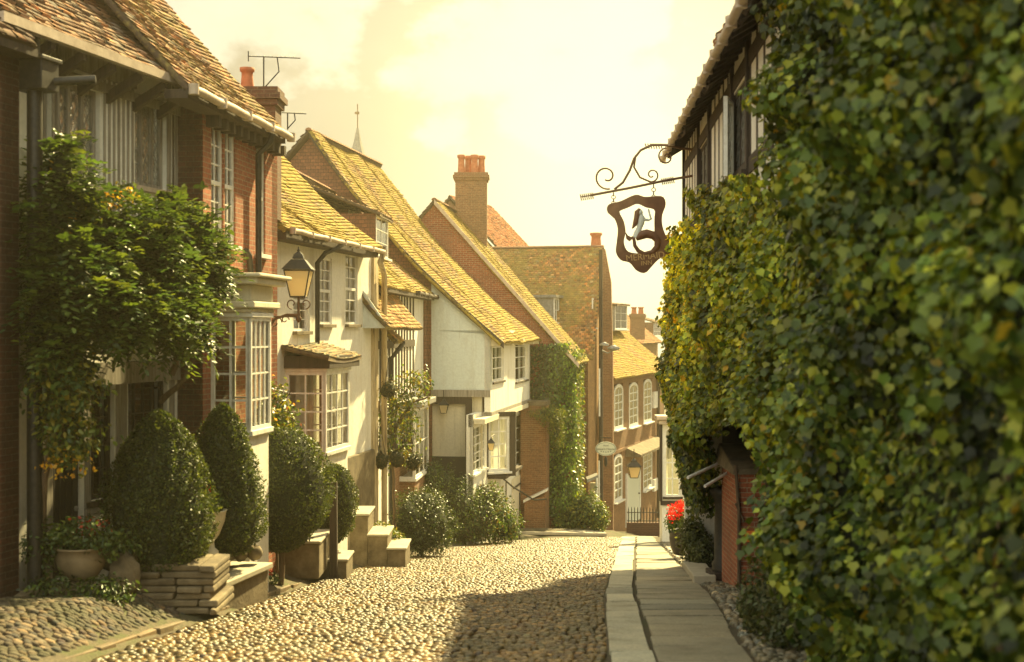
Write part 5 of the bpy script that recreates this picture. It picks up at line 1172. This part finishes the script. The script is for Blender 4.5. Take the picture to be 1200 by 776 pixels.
mb.lathe(P(350, 374, Yl), [(.01, -.06), (.045, -.02), (.05, .02), (.02, .06)], 8)
mb.build('bracket', 'brown_iron', t)

# ------------------------------------------------------------------ aerials
def aerial(px, py, Y, label, s, name='tv_aerial'):
    c = P(px, py, Y); k = Y/FP*s; t = T(name, label, 'aerial', c)
    mb = MB(); mb.tube([c, c+Vector((0, 0, 40*k))], .014, 5); mb.tube([c+Vector((0, 0, 2*k)), c+Vector((18*k, 0, 22*k)), c+Vector((16*k, 0, 38*k))], .012, 5); mb.build('mast', 'black_iron', t)
    mb = MB(); mb.tube([c+Vector((-18*k, 0, 40*k)), c+Vector((42*k, .1, 39*k))], .010, 5)
    for i in range(11): x = -14+i*5; l = 1.5+.35*i; mb.tube([c+Vector((x*k, -.2*k*l*6, 40*k-(l*.4)*k)), c+Vector((x*k, .2*k*l*6, 40*k+(l*.7)*k))], .006, 4)
    mb.tube([c+Vector((-18*k, 0, 34*k)), c+Vector((-18*k, 0, 46*k))], .01, 4); mb.build('boom', 'black_iron', t)
aerial(309, 106, 23, 'large television aerial on the chimney of the red brick house', 1.0)
aerial(337, 152, 24.5, 'small television aerial right of the brick chimney', .5)

# ------------------------------------------------------------------ hanging sign
Ys = 24.0; k = Ys/FP
t = T('hanging_sign', 'wavy edged brown inn sign with a mermaid cutout hanging from scrolled ironwork', 'sign', P(795, 215, Ys))
mb = MB(); r = .022
mb.tube([P(692, 229, Ys), P(740, 220, Ys), P(778, 212, Ys), P(812, 206, Ys)], .026, 6)
pts = [P(720, 222, Ys), P(730, 214, Ys), P(738, 200, Ys), P(743, 186, Ys), P(751, 176, Ys), P(764, 170, Ys), P(780, 170, Ys), P(800, 174, Ys), P(815, 176, Ys)]; mb.tube(pts, .026, 6)
mb.tube([P(745, 182, Ys), P(743, 196, Ys), P(750, 208, Ys), P(764, 214, Ys)], .02, 6)
mb.tube(spiral(P(711, 207, Ys), .24, .06, -math.pi*.42, -math.pi*.42-7.0, XA, ZA, 34), .018, 5); mb.tube(spiral(P(764, 205, Ys), .13, .03, -math.pi/2, -math.pi/2+7.0, XA, ZA, 26), .015, 5)
mb.tube(spiral(P(781, 184, Ys), .17, .03, math.pi/2, math.pi/2+7.5, XA, ZA, 30), .016, 5)
for i in range(7):
    q = P(680+i*2.3, 231-i*.35, Ys); mb.tube([q+Vector((0, 0, .05)), q+Vector((.025, 0, -.07))], .011, 5)
    q = P(775+i*2.2, 213-i*.35, Ys); mb.tube([q+Vector((0, 0, .06)), q+Vector((.03, 0, -.06))], .011, 5)
    q = P(756+i*3, 172, Ys); mb.tube([q+Vector((0, 0, .06)), q+Vector((.03, 0, -.04))], .011, 5)
mb.tube([P(680, 231, Ys), P(693, 229, Ys)], .012, 5)
mb.build('bracket', 'brown_iron', t)
mb = MB()
for x, y0, y1 in ((719, 226, 240), (766, 216, 233)):
    for i in range(4): q = P(x, y0+(y1-y0)*(i+.5)/4, Ys); mb.tube(spiral(q, .038, .038, 0, 6.28, XA if i % 2 else Vector((0, 1, 0)), ZA, 8), .008, 4)
mb.build('chain', 'brown_iron', t)
def smooth_closed(pts, n=8):
    o = []; m_ = len(pts)
    for i in range(m_):
        p0, p1, p2, p3 = [Vector(pts[(i+j-1) % m_]) for j in range(4)]
        for s_ in range(n):
            u = s_/n; o.append(.5*((2*p1)+(-p0+p2)*u+(2*p0-5*p1+4*p2-p3)*u*u+(-p0+3*p1-3*p2+p3)*u**3))
    return o
outer = [(713, 240), (727, 236), (740, 230), (747, 228.5), (756, 231), (768, 230), (777, 231), (780, 240), (776, 252), (776, 264), (780, 276), (786, 285), (784, 297), (772, 304), (764, 312), (756, 320), (746, 317), (738, 308), (728, 305), (722, 296), (723, 282), (724, 268), (720, 256), (712, 249)]
inner = [(727, 247), (737, 243), (747, 239), (757, 243), (767, 246), (767, 255), (767, 266), (768, 276), (774, 286), (768, 293), (757, 296), (745, 297), (735, 294), (731, 284), (733, 272), (731, 260), (727, 252), (725.5, 249)]
def ptsY(l, Y): return [P(a, b, Y) for a, b in l]
def resample(q, n):
    q = [Vector(a) for a in q]; L_ = [0]
    for a, b in zip(q, q[1:]+q[:1]): L_.append(L_[-1]+(b-a).length)
    tot = L_[-1]; o = []
    for i in range(n):
        s_ = tot*i/n; j = max(0, int(np.searchsorted(L_, s_, 'right'))-1); a, b = q[j % len(q)], q[(j+1) % len(q)]; o.append(a.lerp(b, (s_-L_[j])/max(1e-9, L_[j+1]-L_[j])))
    return o
O_ = smooth_closed(ptsY(outer, Ys)); I_ = smooth_closed(ptsY(inner, Ys)); cc = P(748, 270, Ys)
def radial(q, n=96):       # outline as radius per angle round the centre
    an = [math.atan2(p.z-cc.z, p.x-cc.x) for p in q]; rr = [math.hypot(p.z-cc.z, p.x-cc.x) for p in q]; od = np.argsort(an); an = np.array(an)[od]; rr = np.array(rr)[od]
    th = np.linspace(-math.pi, math.pi, n, endpoint=False); r_ = np.interp(th, np.concatenate([an-2*math.pi, an, an+2*math.pi]), np.tile(rr, 3)); return [(cc.x+a*math.cos(b), cc.z+a*math.sin(b)) for a, b in zip(r_, th)]
ro, ri = radial(O_), radial(I_); n = len(ro); mb = MB(); vs = []
for y in (Ys-.03, Ys+.03): vs += [(a, y, b) for a, b in ro]+[(a, y, b) for a, b in ri]
fs = []
for i in range(n):
    j = (i+1) % n; fs += [(i, j, n+j, n+i), (2*n+i, 3*n+i, 3*n+j, 2*n+j), (i, 2*n+i, 2*n+j, j), (n+i, n+j, 3*n+j, 3*n+i)]
mb.mesh(vs, fs); mb.build('sign_board', 'sign_brown', t)
# mermaid: torso, hair, arm with glass, coiling tail
mb = MB(); Yc = Ys
mb.tube(ptsY([(751, 251), (752, 256), (751, 262), (749, 268), (747, 273), (745, 279)], Yc), [.03, .07, .06, .05, .065, .06], 8)
mb.tube(ptsY([(752, 257), (760, 258), (763, 257), (761, 250), (760, 245)], Yc), [.03, .025, .02, .018, .016], 6)
mb.lathe(P(750, 249, Yc), [(.01, -.06), (.05, -.03), (.055, .01), (.02, .06)], 8); mb.build('mermaid_body', 'cool_plaster', t)
mb = MB(); mb.tube(ptsY([(750, 245), (747, 249), (746, 256), (744, 263), (741, 268)], Yc), [.03, .06, .055, .045, .012], 7)
tail = [(745, 279), (750, 276), (758, 274), (766, 276), (771, 282), (770, 290), (764, 296), (755, 298), (748, 294), (744, 288), (743, 281), (741, 277)]
mb.tube(ptsY(tail, Yc), [.06, .085, .085, .08, .07, .06, .05, .045, .04, .035, .03, .025], 8)
mb.prism([P(742, 279, Yc), P(736, 276, Yc), (P(733, 272, Yc)), P(734, 280, Yc), P(738, 283, Yc)], (0, .03, 0)); mb.build('mermaid_tail', 'sign_brown', t)
text_mesh('lettering', 'MERMAID', .17, P(756, 301.0, Ys)-Vector((0, .033, 0)), (1, 0, .10), (-.10, 0, 1), 'sign_gilt', t); text_mesh('lettering', 'INN', .12, P(757.5, 308.5, Ys)-Vector((0, .033, 0)), (1, 0, .10), (-.10, 0, 1), 'sign_gilt', t)

# ------------------------------------------------------------------ pole, oval sign, lamp near the middle
Yp = 49.6; t = T('utility_pole', 'tall dark pole with white conduit before the ivy clad house', 'pole', (P(704, 0, Yp).x, Yp, gz(Yp)))
x = P(704, 0, Yp).x; mb = MB(); mb.tube([(x, Yp, gz(Yp)-.3), (x, Yp, P(0, 293, Yp).z)], [.10, .07], 8); mb.build('shaft', 'dark_timber', t)
mb = MB(); mb.tube([P(702.5, 432, Yp-.12), P(702.5, 488, Yp-.12)], .035, 6); mb.build('conduit', 'white_paint', t); mb = MB(); mb.tube([P(702, 540, Yp-.12), P(702, 600, Yp-.12)], .035, 6); mb.build('conduit', 'white_paint', t)
mb = MB(); mb.tube([P(704, 410, Yp), P(712, 414, Yp-.2), P(720, 410, Yp-.3)], .03, 6); mb.lathe(P(719, 408, Yp-.3), [(.03, .12), (.26, .02), (.22, -.06), (.05, -.10)], 12); mb.lathe(P(708, 404, Yp-.1), [(.03, .1), (.2, .02), (.16, -.05)], 12); mb.build('lamp_head', 'lead', t)
p = P(710, 526, Yp-.35); t = T('oval_sign', 'pale oval guest house sign with dark lettering and a row of stars', 'sign', p)
mb = MB(); n = 36; ry, rz = .40, .27
f_ = [(p.x+ry*math.cos(6.283*i/n), p.y, p.z+rz*math.sin(6.283*i/n)) for i in range(n)]; mb.prism(f_, (0, .05, 0)); mb.build('sign_board', 'sign_face', t)
mb = MB(); mb.tube([(p.x+(ry-.03)*math.cos(6.283*i/n), p.y-.004, p.z+(rz-.03)*math.sin(6.283*i/n)) for i in range(n+1)], .008, 4); mb.build('border', 'sign_ink', t)
text_mesh('lettering', "Jeake's House", .125, (p.x, p.y-.006, p.z-.01), (1, 0, 0), (0, 0, 1), 'sign_ink', t, .003); text_mesh('lettering', "Hotel", .09, (p.x, p.y-.006, p.z+.12), (1, 0, 0), (0, 0, 1), 'sign_ink', t, .003)
for i in range(5):
    cx_ = p.x-.18+.09*i; cz_ = p.z-.13+.012*abs(i-2)**1.5; mb = MB(); mb.prism([(cx_+(.032 if q % 2 == 0 else .014)*math.sin(math.pi*q/5), p.y-.008, cz_+(.032 if q % 2 == 0 else .014)*math.cos(math.pi*q/5)) for q in range(10)], (0, .006, 0)); mb.build('star', 'sign_ink', t)
mb = MB(); mb.tube([P(704, 512, Yp), P(704, 513, Yp-.3), P(716, 513, Yp-.35)], .02, 5); mb.tube([P(709, 513, Yp-.33), P(709, 518, Yp-.33)], .012, 5); mb.lathe(P(710, 541, Yp-.33), [(.02, .2), (.06, .1), (.06, -.1), (.02, -.2)], 8); mb.build('bracket', 'black_iron', t)

# brick garden wall with coping, railings and shrubs before the middle houses
q = LFr(640, 47.2, 800); t = T('garden_wall', 'ivy topped brick wall pier with sloping white coping, centre of view', 'wall', q.pt(0, 1, gz(47)))
zz = lambda y: P(0, y, 47).z
mb = MB(); q.box(mb, 0, 1.2, 0, .95, -8.6, zz(476)); mb.build('pier', 'brown_brick', t); mb = MB(); q.box(mb, -.04, 1.24, -.04, 1.0, zz(476)+.003, zz(471)); mb.build('cap', 'stone', t)
mb = MB(); mb.prism([q.pt(-.05, 0, -8.6), q.pt(-.05, .78, -8.6), q.pt(-.05, .78, zz(588)), q.pt(-.05, 0, zz(580))], -q.u*.3); mb.build('low_wall', 'brown_brick', t)
mb = MB(); mb.prism([q.pt(.02, -.08, zz(575)), q.pt(.02, .8, zz(589)), q.pt(.02, .8, zz(586)), q.pt(.02, -.08, zz(572))], -q.u*.42); mb.build('coping', 'white_paint', t)
t = T('iron_handrail', 'thin black handrail sloping down to the white house steps', 'railing', P(600, 620, 42))
mb = MB(); Yr = 42.5; mb.tube([P(570, 556, Yr), P(584, 556, Yr), P(600, 570, Yr+.8), P(626, 586, Yr+2.5), P(640, 585, Yr+3.6)], .03, 6); mb.build('rail', 'black_iron', t)
for x, y in ((577, 557), (593, 565), (609, 577)): mb = MB(); p = P(x, y, Yr+.5); mb.tube([p, (p.x, p.y, gz(Yr)-.1)], .022, 6); mb.build('baluster', 'black_iron', t)
p = P(575.5, 520, 39.0); t = T('wall_lantern', 'tiny black lantern beside the white house ground floor window', 'lantern', p); lantern(t, p-Vector((0, 0, .2)), .026, .42, .22); mb = MB(); mb.tube([p+Vector((0, 0, .2)), p+Vector((.1, .3, .25))], .015, 5); mb.build('bracket', 'black_iron', t)
p = P(520, 473, 40.2); t = T('hanging_lantern', 'dark lantern hanging in the open porch of the white house', 'lantern', p); lantern(t, p-Vector((0, 0, .3)), .026, .5, .3); mb = MB(); mb.tube([p+Vector((0, 0, .18)), p+Vector((0, 0, .42))], .012, 5); mb.build('chain', 'black_iron', t)
p = P(743, 546, 60.2); t = T('hanging_lantern', 'large black lantern hanging before the pale door at the street end', 'lantern', p); lantern(t, p-Vector((0, 0, .55)), .04, 1.0, .62); mb = MB(); mb.tube([p+Vector((0, 0, .4)), p+Vector((0, 0, .8))], .02, 5); mb.build('chain', 'black_iron', t)

def shrub(px, Y, cl, n, size, cols, label, seed, shape='oval', name='shrub', cat='shrub', grp=None, c=.7, st=True, up=.4):
    t = T(name, label, cat, G(px, Y), grp); plant(t, cl, n, size, cols, shape, seed=seed, up=up, shell=.72)
    if c: core(t, cl, c)
    if st:
        b = t.location; stems(t, [[b, Vector((cl[0][0]+dx, cl[0][1], cl[0][2]))] for dx in (-.15, .12)], .03)
    return t
shrub(495, 31.5, [E(480, 612, 31.0, 20, 34, .6), E(508, 616, 31.2, 23, 34, .7), E(495, 592, 31.6, 26, 20, .6), E(492, 630, 31.0, 30, 20, .6)], 13000, .05, DARKG+[(.06, .075, .02)], 'wide clipped dark hedge bush below the small white bay', 61, 'rhomb', 'hedge_bush', 'bush')
shrub(520, 38, [E(515, 570, 38, 22, 26, .7), E(532, 590, 38.4, 26, 30, .7), E(505, 560, 37, 12, 20, .5)], 6000, .06, DARKG+GREEN, 'feathery dark mound of shrub under the white house porch', 62, 'rhomb')
shrub(575, 40, [E(560, 606, 39, 30, 28, .7), E(585, 612, 40, 22, 24, .6), E(570, 584, 39.4, 22, 16, .5), E(598, 620, 41, 10, 12, .4), E(545, 620, 38.5, 26, 14, .5)], 7500, .085, GREEN+[(.12, .09, .03), (.03, .05, .015)], 'loose brownish leafed shrub before the white house windows', 63)
shrub(690, 48, [E(684, 600, 48.3, 22, 22, .7), E(700, 606, 48.2, 12, 16, .5), E(668, 606, 48.6, 22, 16, .6), E(665, 590, 49.2, 14, 14, .4)], 5500, .10, GREEN+YELG[:2], 'light green leafy bush at the foot of the ivy clad house', 64)
shrub(455, 27, [E(448, 622, 27.8, 12, 9, .3), E(462, 630, 27.8, 10, 7, .3)], 700, .06, YELG+GREEN, 'small yellow green plant trailing beside the three steps', 65, c=.5, st=False)
shrub(638, 47, [E(648, 488, 46.8, 16, 10, .5), E(640, 484, 46.9, 20, 7, .5), E(652, 505, 46.8, 9, 18, .3)], 2600, .13, YELG+GREEN, 'spiky yellow green creeper crowning the brick garden wall', 66, 'blade', st=False, c=.4)
# ivy on the brick gable
t = T('ivy', 'dark ivy sheet on the brick gable with light green trailing edge', 'ivy', A6.pt(0, .5, -8.3))
rg = np.random.default_rng(70); n = 20000; e6 = A6.end(0, 0)
vq = rg.uniform(-.25, 3.4, n); zq_ = rg.uniform(-8.4, .3, n); yim = CY-zq_*FP/48.8; xim = 668-vq*30.4
keep = (yim < 620) & (yim > 400+np.clip(vq, 0, 3)*3) & (np.sin(vq*5+zq_*1.3)+np.sin(zq_*2.7+vq*2)+2.2 > rg.random(n)*1.4) & ~((xim > 620) & (xim < 652) & (yim > 600))
vq, zq_ = vq[keep], zq_[keep]; n = len(vq); th = .12+.12*np.sin(vq*4+zq_)+.1*rg.random(n)
pos = np.array([e6.pt(a, 0, b) for a, b in zip(vq, zq_)])-np.array(A6.u)[None]*(th+.06)[:, None]
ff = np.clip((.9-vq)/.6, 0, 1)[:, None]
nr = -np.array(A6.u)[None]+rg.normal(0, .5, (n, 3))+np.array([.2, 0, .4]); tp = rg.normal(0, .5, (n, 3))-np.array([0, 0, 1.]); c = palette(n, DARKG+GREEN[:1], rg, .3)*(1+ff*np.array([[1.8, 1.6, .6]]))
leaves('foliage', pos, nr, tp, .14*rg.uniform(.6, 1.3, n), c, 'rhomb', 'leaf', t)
n = 5000; u = rg.uniform(-.2, 3.6, n); z = rg.uniform(-8.6, -.7, n); pos = np.array([A6.pt(a, 0, b) for a, b in zip(u, z)])-np.array(A6.v)[None]*rg.uniform(.05, .3, n)[:, None]
leaves('foliage', pos, -np.array(A6.v)[None]+rg.normal(0, .5, (n, 3))+np.array([0, 0, .3]), rg.normal(0, .5, (n, 3))-np.array([0, 0, 1.]), .14*rg.uniform(.6, 1.3, n), palette(n, GREEN+YELG[:2], rg, .3), 'rhomb', 'leaf', t)
stems(t, [[A6.pt(-.08, 1.0, -8.4), A6.pt(-.08, 1.2, -5), A6.pt(-.08, .8, -2)], [A6.pt(-.08, .3, -8.4), A6.pt(-.08, .2, -4), A6.pt(-.08, .3, -1.5)]], .05)

# climbing rose and moss balls at the timbered cottage
t = T('climbing_rose', 'thin straggling climber on the dark timbered cottage around the hanging balls', 'climbing plant', G(463, 30.8))
cl = [E(465, 465, 30.6, 22, 14, .3), E(488, 445, 30.8, 18, 14, .3), E(455, 495, 30.6, 18, 18, .3), E(495, 455, 31, 12, 20, .25), E(448, 520, 30.4, 10, 20, .2), E(470, 535, 30.4, 22, 12, .25), E(470, 490, 30.6, 26, 50, .2)]
plant(t, cl, 1700, .085, GREEN+YELG+[(.16, .12, .03)], seed=71, shell=.3); stems(t, [[G(462, 30.9), P(462, 600, 30.7), P(460, 540, 30.7), P(466, 470, 30.7), P(490, 440, 30.7)], [P(460, 540, 30.7), P(448, 500, 30.6), P(444, 470, 30.6)], [P(464, 500, 30.7), P(485, 470, 30.7), P(502, 465, 30.8)]], .05)
lb = ['highest hanging moss ball on the timbered cottage front', 'leftmost of the three low hanging moss balls', 'middle one of the three low hanging moss balls', 'rightmost of the three low hanging moss balls, next to the small bay']
for i, (x, y) in enumerate(((455, 457), (446, 540), (465, 538), (485.5, 541))):
    Yb = 30.1; p = P(x, y, Yb); t = T('hanging_basket', lb[i], 'hanging basket', p, 'hanging moss balls')
    mb = MB(); rr = .175; rock(mb, p, rr, 1, 1, 1); mb.build('ball', 'leaf_core', t); plant(t, [(p.x, p.y, p.z, rr, rr, rr)], 500, .045, [(.07, .06, .025), (.05, .05, .02), (.10, .07, .03)], 'rhomb', seed=80+i, shell=.95, name='moss')
    mb = MB(); top = p+Vector((0, 0, .75)); 
    for a in (0, 2.1, 4.2): mb.tube([p+Vector((.12*math.cos(a), .12*math.sin(a), .1)), top], .006, 4)
    w2 = A4.hit(x+2, y, -.05)[0]; w2 = A4.pt(w2, -.05, top.z+.05); mb.tube([top, top+Vector((-.04, .2, .08)), w2], .012, 5); mb.build('chain', 'black_iron', t)

# gate at the street end
Yg = 54.0; t = T('iron_gate', 'low black spiked railing gate before the arched window house', 'gate', (P(755, 0, Yg).x, Yg, gz(Yg)))
mb = MB(); a, b = P(735, 613, Yg), P(778, 613, Yg); mb.box((a.x, Yg, gz(Yg)-.4), (b.x, Yg+.3, a.z)); mb.build('wall', 'dark_brick', t)
for i in range(12): x = a.x+(b.x-a.x)*(i+.5)/12; mb = MB(); mb.tube([(x, Yg+.1, a.z-.02), (x, Yg+.1, P(0, 597, Yg).z), (x, Yg+.1, P(0, 594, Yg).z)], [.022, .022, .004], 6); mb.build('bar', 'black_iron', t)
mb = MB(); mb.tube([(a.x, Yg+.1, P(0, 601, Yg).z), (b.x, Yg+.1, P(0, 601, Yg).z)], .02, 5); mb.tube([(a.x, Yg+.1, a.z+.08), (b.x, Yg+.1, a.z+.08)], .02, 5); mb.build('rail', 'black_iron', t)
# climber in front of H7's corner: porch
t = T('door_porch', 'small lead porch hood with a white post at the ivy clad house corner', 'porch', P(694, 600, 49.5))
mb = MB(); mb.prism([P(688, 562, 49.3), P(701, 557, 49.3), P(701, 560, 49.3), P(688, 566, 49.3)], (0, .9, 0)); mb.build('hood', 'lead', t); mb = MB(); mb.tube([P(699.5, 560, 49.3), (P(699.5, 0, 49.3).x, 49.3, gz(49.3)-.1)], .05, 6); mb.build('post', 'white_paint', t)
mb = MB(); mb.box(tuple(P(692, 600, 50.0)-Vector((0, 0, .8))), tuple(P(698, 566, 50.0)+Vector((0, .1, 0)))); mb.build('door', 'cream_plaster', t)

# ------------------------------------------------------------------ right side things
Yk = 40.0; kx0, kx1 = P(776, 0, Yk).x, P(800, 0, Yk).x
t = T('shop_front', 'narrow white shopfront corner with a tall lit window beyond the ivy', 'shop', (kx0+.4, Yk+1, gz(Yk)))
FS = Fr((kx0, Yk, 0), (1, 0, 0), (0, 1, 0)); z = lambda y: P(0, y, Yk).z
wall(t, FS, 0, 2.2, gz(Yk)-.6, z(492), 'white_plaster', [(.07, .58, z(582), z(503))], th=.2); wall(t, Fr((kx0, Yk, 0), (0, 1, 0), (1, 0, 0)), .21, .7, gz(Yk)-1.2, z(492), 'white_plaster', th=.2, name='side_wall')
window(t, FS, .07, .58, z(582), z(503), v=.02, cols=2, rows=4, fw=.06, bw=.035, curtain=2, sillm='dark_timber')
mb = MB(); FS.box(mb, -.06, .0, -.06, .2, z(588), z(492)); FS.box(mb, -.06, 2.2, -.06, -.003, z(592), z(587)); mb.build('dark_frame', 'dark_timber', t)
mb = MB(); FS.box(mb, -.2, 2.3, -.25, .5, z(491.8), z(487)); FS.box(mb, -.12, 2.3, -.18, .5, z(497), z(492.2)); mb.build('cornice', 'pale_fascia', t, bevel=.02)
# geranium tub
p = P(798, 640, 29.5); t, p2, r = bowl(797, 29.5, 622, 650, 26, 'planter', 'tub of bright red geraniums on the right pavement under the ivy', 'planter', 'dark_door')
cl = [E(800, 605, 29.5, 16, 14, .3), E(790, 612, 29.4, 10, 10, .2)]
plant(t, cl, 900, .08, GREEN, seed=91)
plant(t, [E(790, 596, 29.2, 7, 6, .12), E(797, 592, 29.2, 6, 5, .1), E(787, 604, 29.1, 5, 5, .1), E(803, 597, 29.2, 7, 5, .1), E(812, 594, 29.3, 4, 3, .08), E(794, 603, 29.1, 5, 4, .08)], 520, .05, [(.8, .02, .015), (.7, .015, .012)], 'rhomb', seed=92, name='flower', shell=.8)
shrub(815, 25.5, [E(812, 632, 25.6, 15, 24, .3), E(822, 648, 25.2, 12, 16, .3)], 2600, .065, [(.12, .14, .06), (.08, .1, .04)], 'pale grey green shrub beneath the red geraniums', 93)
shrub(905, 12.5, [E(905, 700, 12.9, 30, 40, .4), E(925, 735, 11.9, 30, 35, .35), E(885, 715, 13.4, 16, 26, .3), E(930, 680, 12.4, 25, 40, .35)], 5500, .055, [(.09, .115, .04), (.06, .08, .03), (.14, .14, .06)], 'tuft of pale leafy weeds at the foot of the big ivy', 94, c=.55)
for px_, Y_, s_ in ((893, 19.9, 95),):
    t = T('geranium', 'single red flower head against the ivy by the brick pier', 'flower', P(px_, 646, 16)); plant(t, [E(901, 645, 15.5, 5, 5, .05)], 120, .035, [(.8, .02, .012)], 'rhomb', seed=s_, name='flower'); stems(t, [[P(903, 690, 15.6), P(901, 647, 15.5)]], .01, mat='leaf_core')
# brick pier with slanted stone cap and an orange patch painted as reflected light
Yq = 19.6; t = T('brick_pier', 'red brick pier with a sloping stone cap and a painted orange light patch, by the ivy', 'pier', (P(880, 0, Yq).x, Yq, gz(Yq)))
xl, xr = P(866, 0, Yq).x, P(915, 0, Yq).x; zt_ = P(0, 556, Yq).z
mb = MB(); mb.box((xl, Yq, gz(Yq)-.3), (xr, Yq+1.6, zt_)); mb.build('pier', 'red_brick', t)
mb = MB(); mb.hexa([(xl-.12, Yq-.08, zt_+.003), (xr, Yq-.08, zt_+.003), (xr, Yq+1.7, zt_+.02), (xl-.12, Yq+1.7, zt_+.02), (xl-.08, Yq-.02, zt_+.08), (xr, Yq-.02, zt_+.1), (xr, Yq+1.6, zt_+.36), (xl-.05, Yq+1.6, zt_+.34)]); mb.build('cap', 'stone', t, bevel=.015)
a, b = P(873, 635, Yq), P(897, 622, Yq); mb = MB(); mb.box((a.x, Yq-.012, a.z), (b.x, Yq-.002, b.z)); mb.build('light_patch', 'orange_light', t)
mb = MB(); mb.tube([P(862, 545, Yq-.05), P(866, 600, Yq-.05), P(866, 690, Yq-.05)], .03, 6); mb.tube([P(862, 590, Yq-.05), P(872, 612, Yq-.05)], .02, 6); mb.build('rail', 'bark', t)
# black bollard-like pillar
Yb = 21.5; p = P(848, 0, Yb); t = T('black_pillar', 'fluted black iron pillar on a block left of the brick pier', 'pillar', (p.x, Yb, gz(Yb)))
zz = lambda y: P(0, y, Yb).z
mb = MB(); mb.lathe((p.x, Yb, 0), [(.2, zz(668)), (.2, zz(660)), (.16, zz(656)), (.15, zz(590)), (.17, zz(584)), (.24, zz(578)), (.24, zz(572)), (.1, zz(569))], 16); mb.build('shaft', 'black_iron', t)
mb = MB(); mb.box((p.x-.26, Yb-.25, gz(Yb)-.2), (p.x+.3, Yb+.3, zz(669))); mb.build('base', 'dark_timber', t, bevel=.01)
t = T('handrail', 'pair of pale sloping metal rails beneath the hanging ivy', 'railing', P(842, 560, 20.6))
for (a, b, c_, d_) in ((826, 570, 861, 549), (806, 560, 838, 545)): mb = MB(); mb.tube([P(a, b, 20.2), P(c_, d_, 20.9), P(c_+14, d_-8, 21.5)], .026, 6); mb.build('rail', 'white_paint', t)
# dark doorway things behind: door and step
t = T('stone_step', 'worn doorstep slab on the right pavement before the black pillar', 'step', (3.15, 23, gz(23)), None)
mb = MB(); mb.hexa([(2.98, 21.0, gz(21)-.1), (3.35, 21.0, gz(21)-.1), (3.9, 26.0, gz(26)-.1), (3.45, 26.0, gz(26)-.1), (2.98, 21.0, gz(21)+.17), (3.35, 21.0, gz(21)+.17), (3.9, 26.0, gz(26)+.17), (3.45, 26, gz(26)+.17)]); mb.build('slab', 'pale_stone', t, bevel=.02)
# ------------------------------------------------------------------ sunlit haze hanging over the street
mb = MB(); mb.box((-60, -8, -24), (70, 125, 22)); mb_o = mb.build('haze', [], None)
hm = bpy.data.materials.new('haze'); hm.use_nodes = True; ht = hm.node_tree
for n_ in list(ht.nodes): ht.nodes.remove(n_)
ho = ht.nodes.new('ShaderNodeOutputMaterial'); hv = ht.nodes.new('ShaderNodeVolumePrincipled'); hv.inputs['Color'].default_value = (1, .88, .56, 1); hv.inputs['Density'].default_value = .0015; hv.inputs['Anisotropy'].default_value = .72
ht.links.new(hv.outputs[0], ho.inputs['Volume']); mb_o.data.materials.append(hm); tagit(mb_o, kind='stuff')
mb_o['label'] = 'warm sunlit haze filling the street and thickening into the distance'; mb_o['category'] = 'haze'
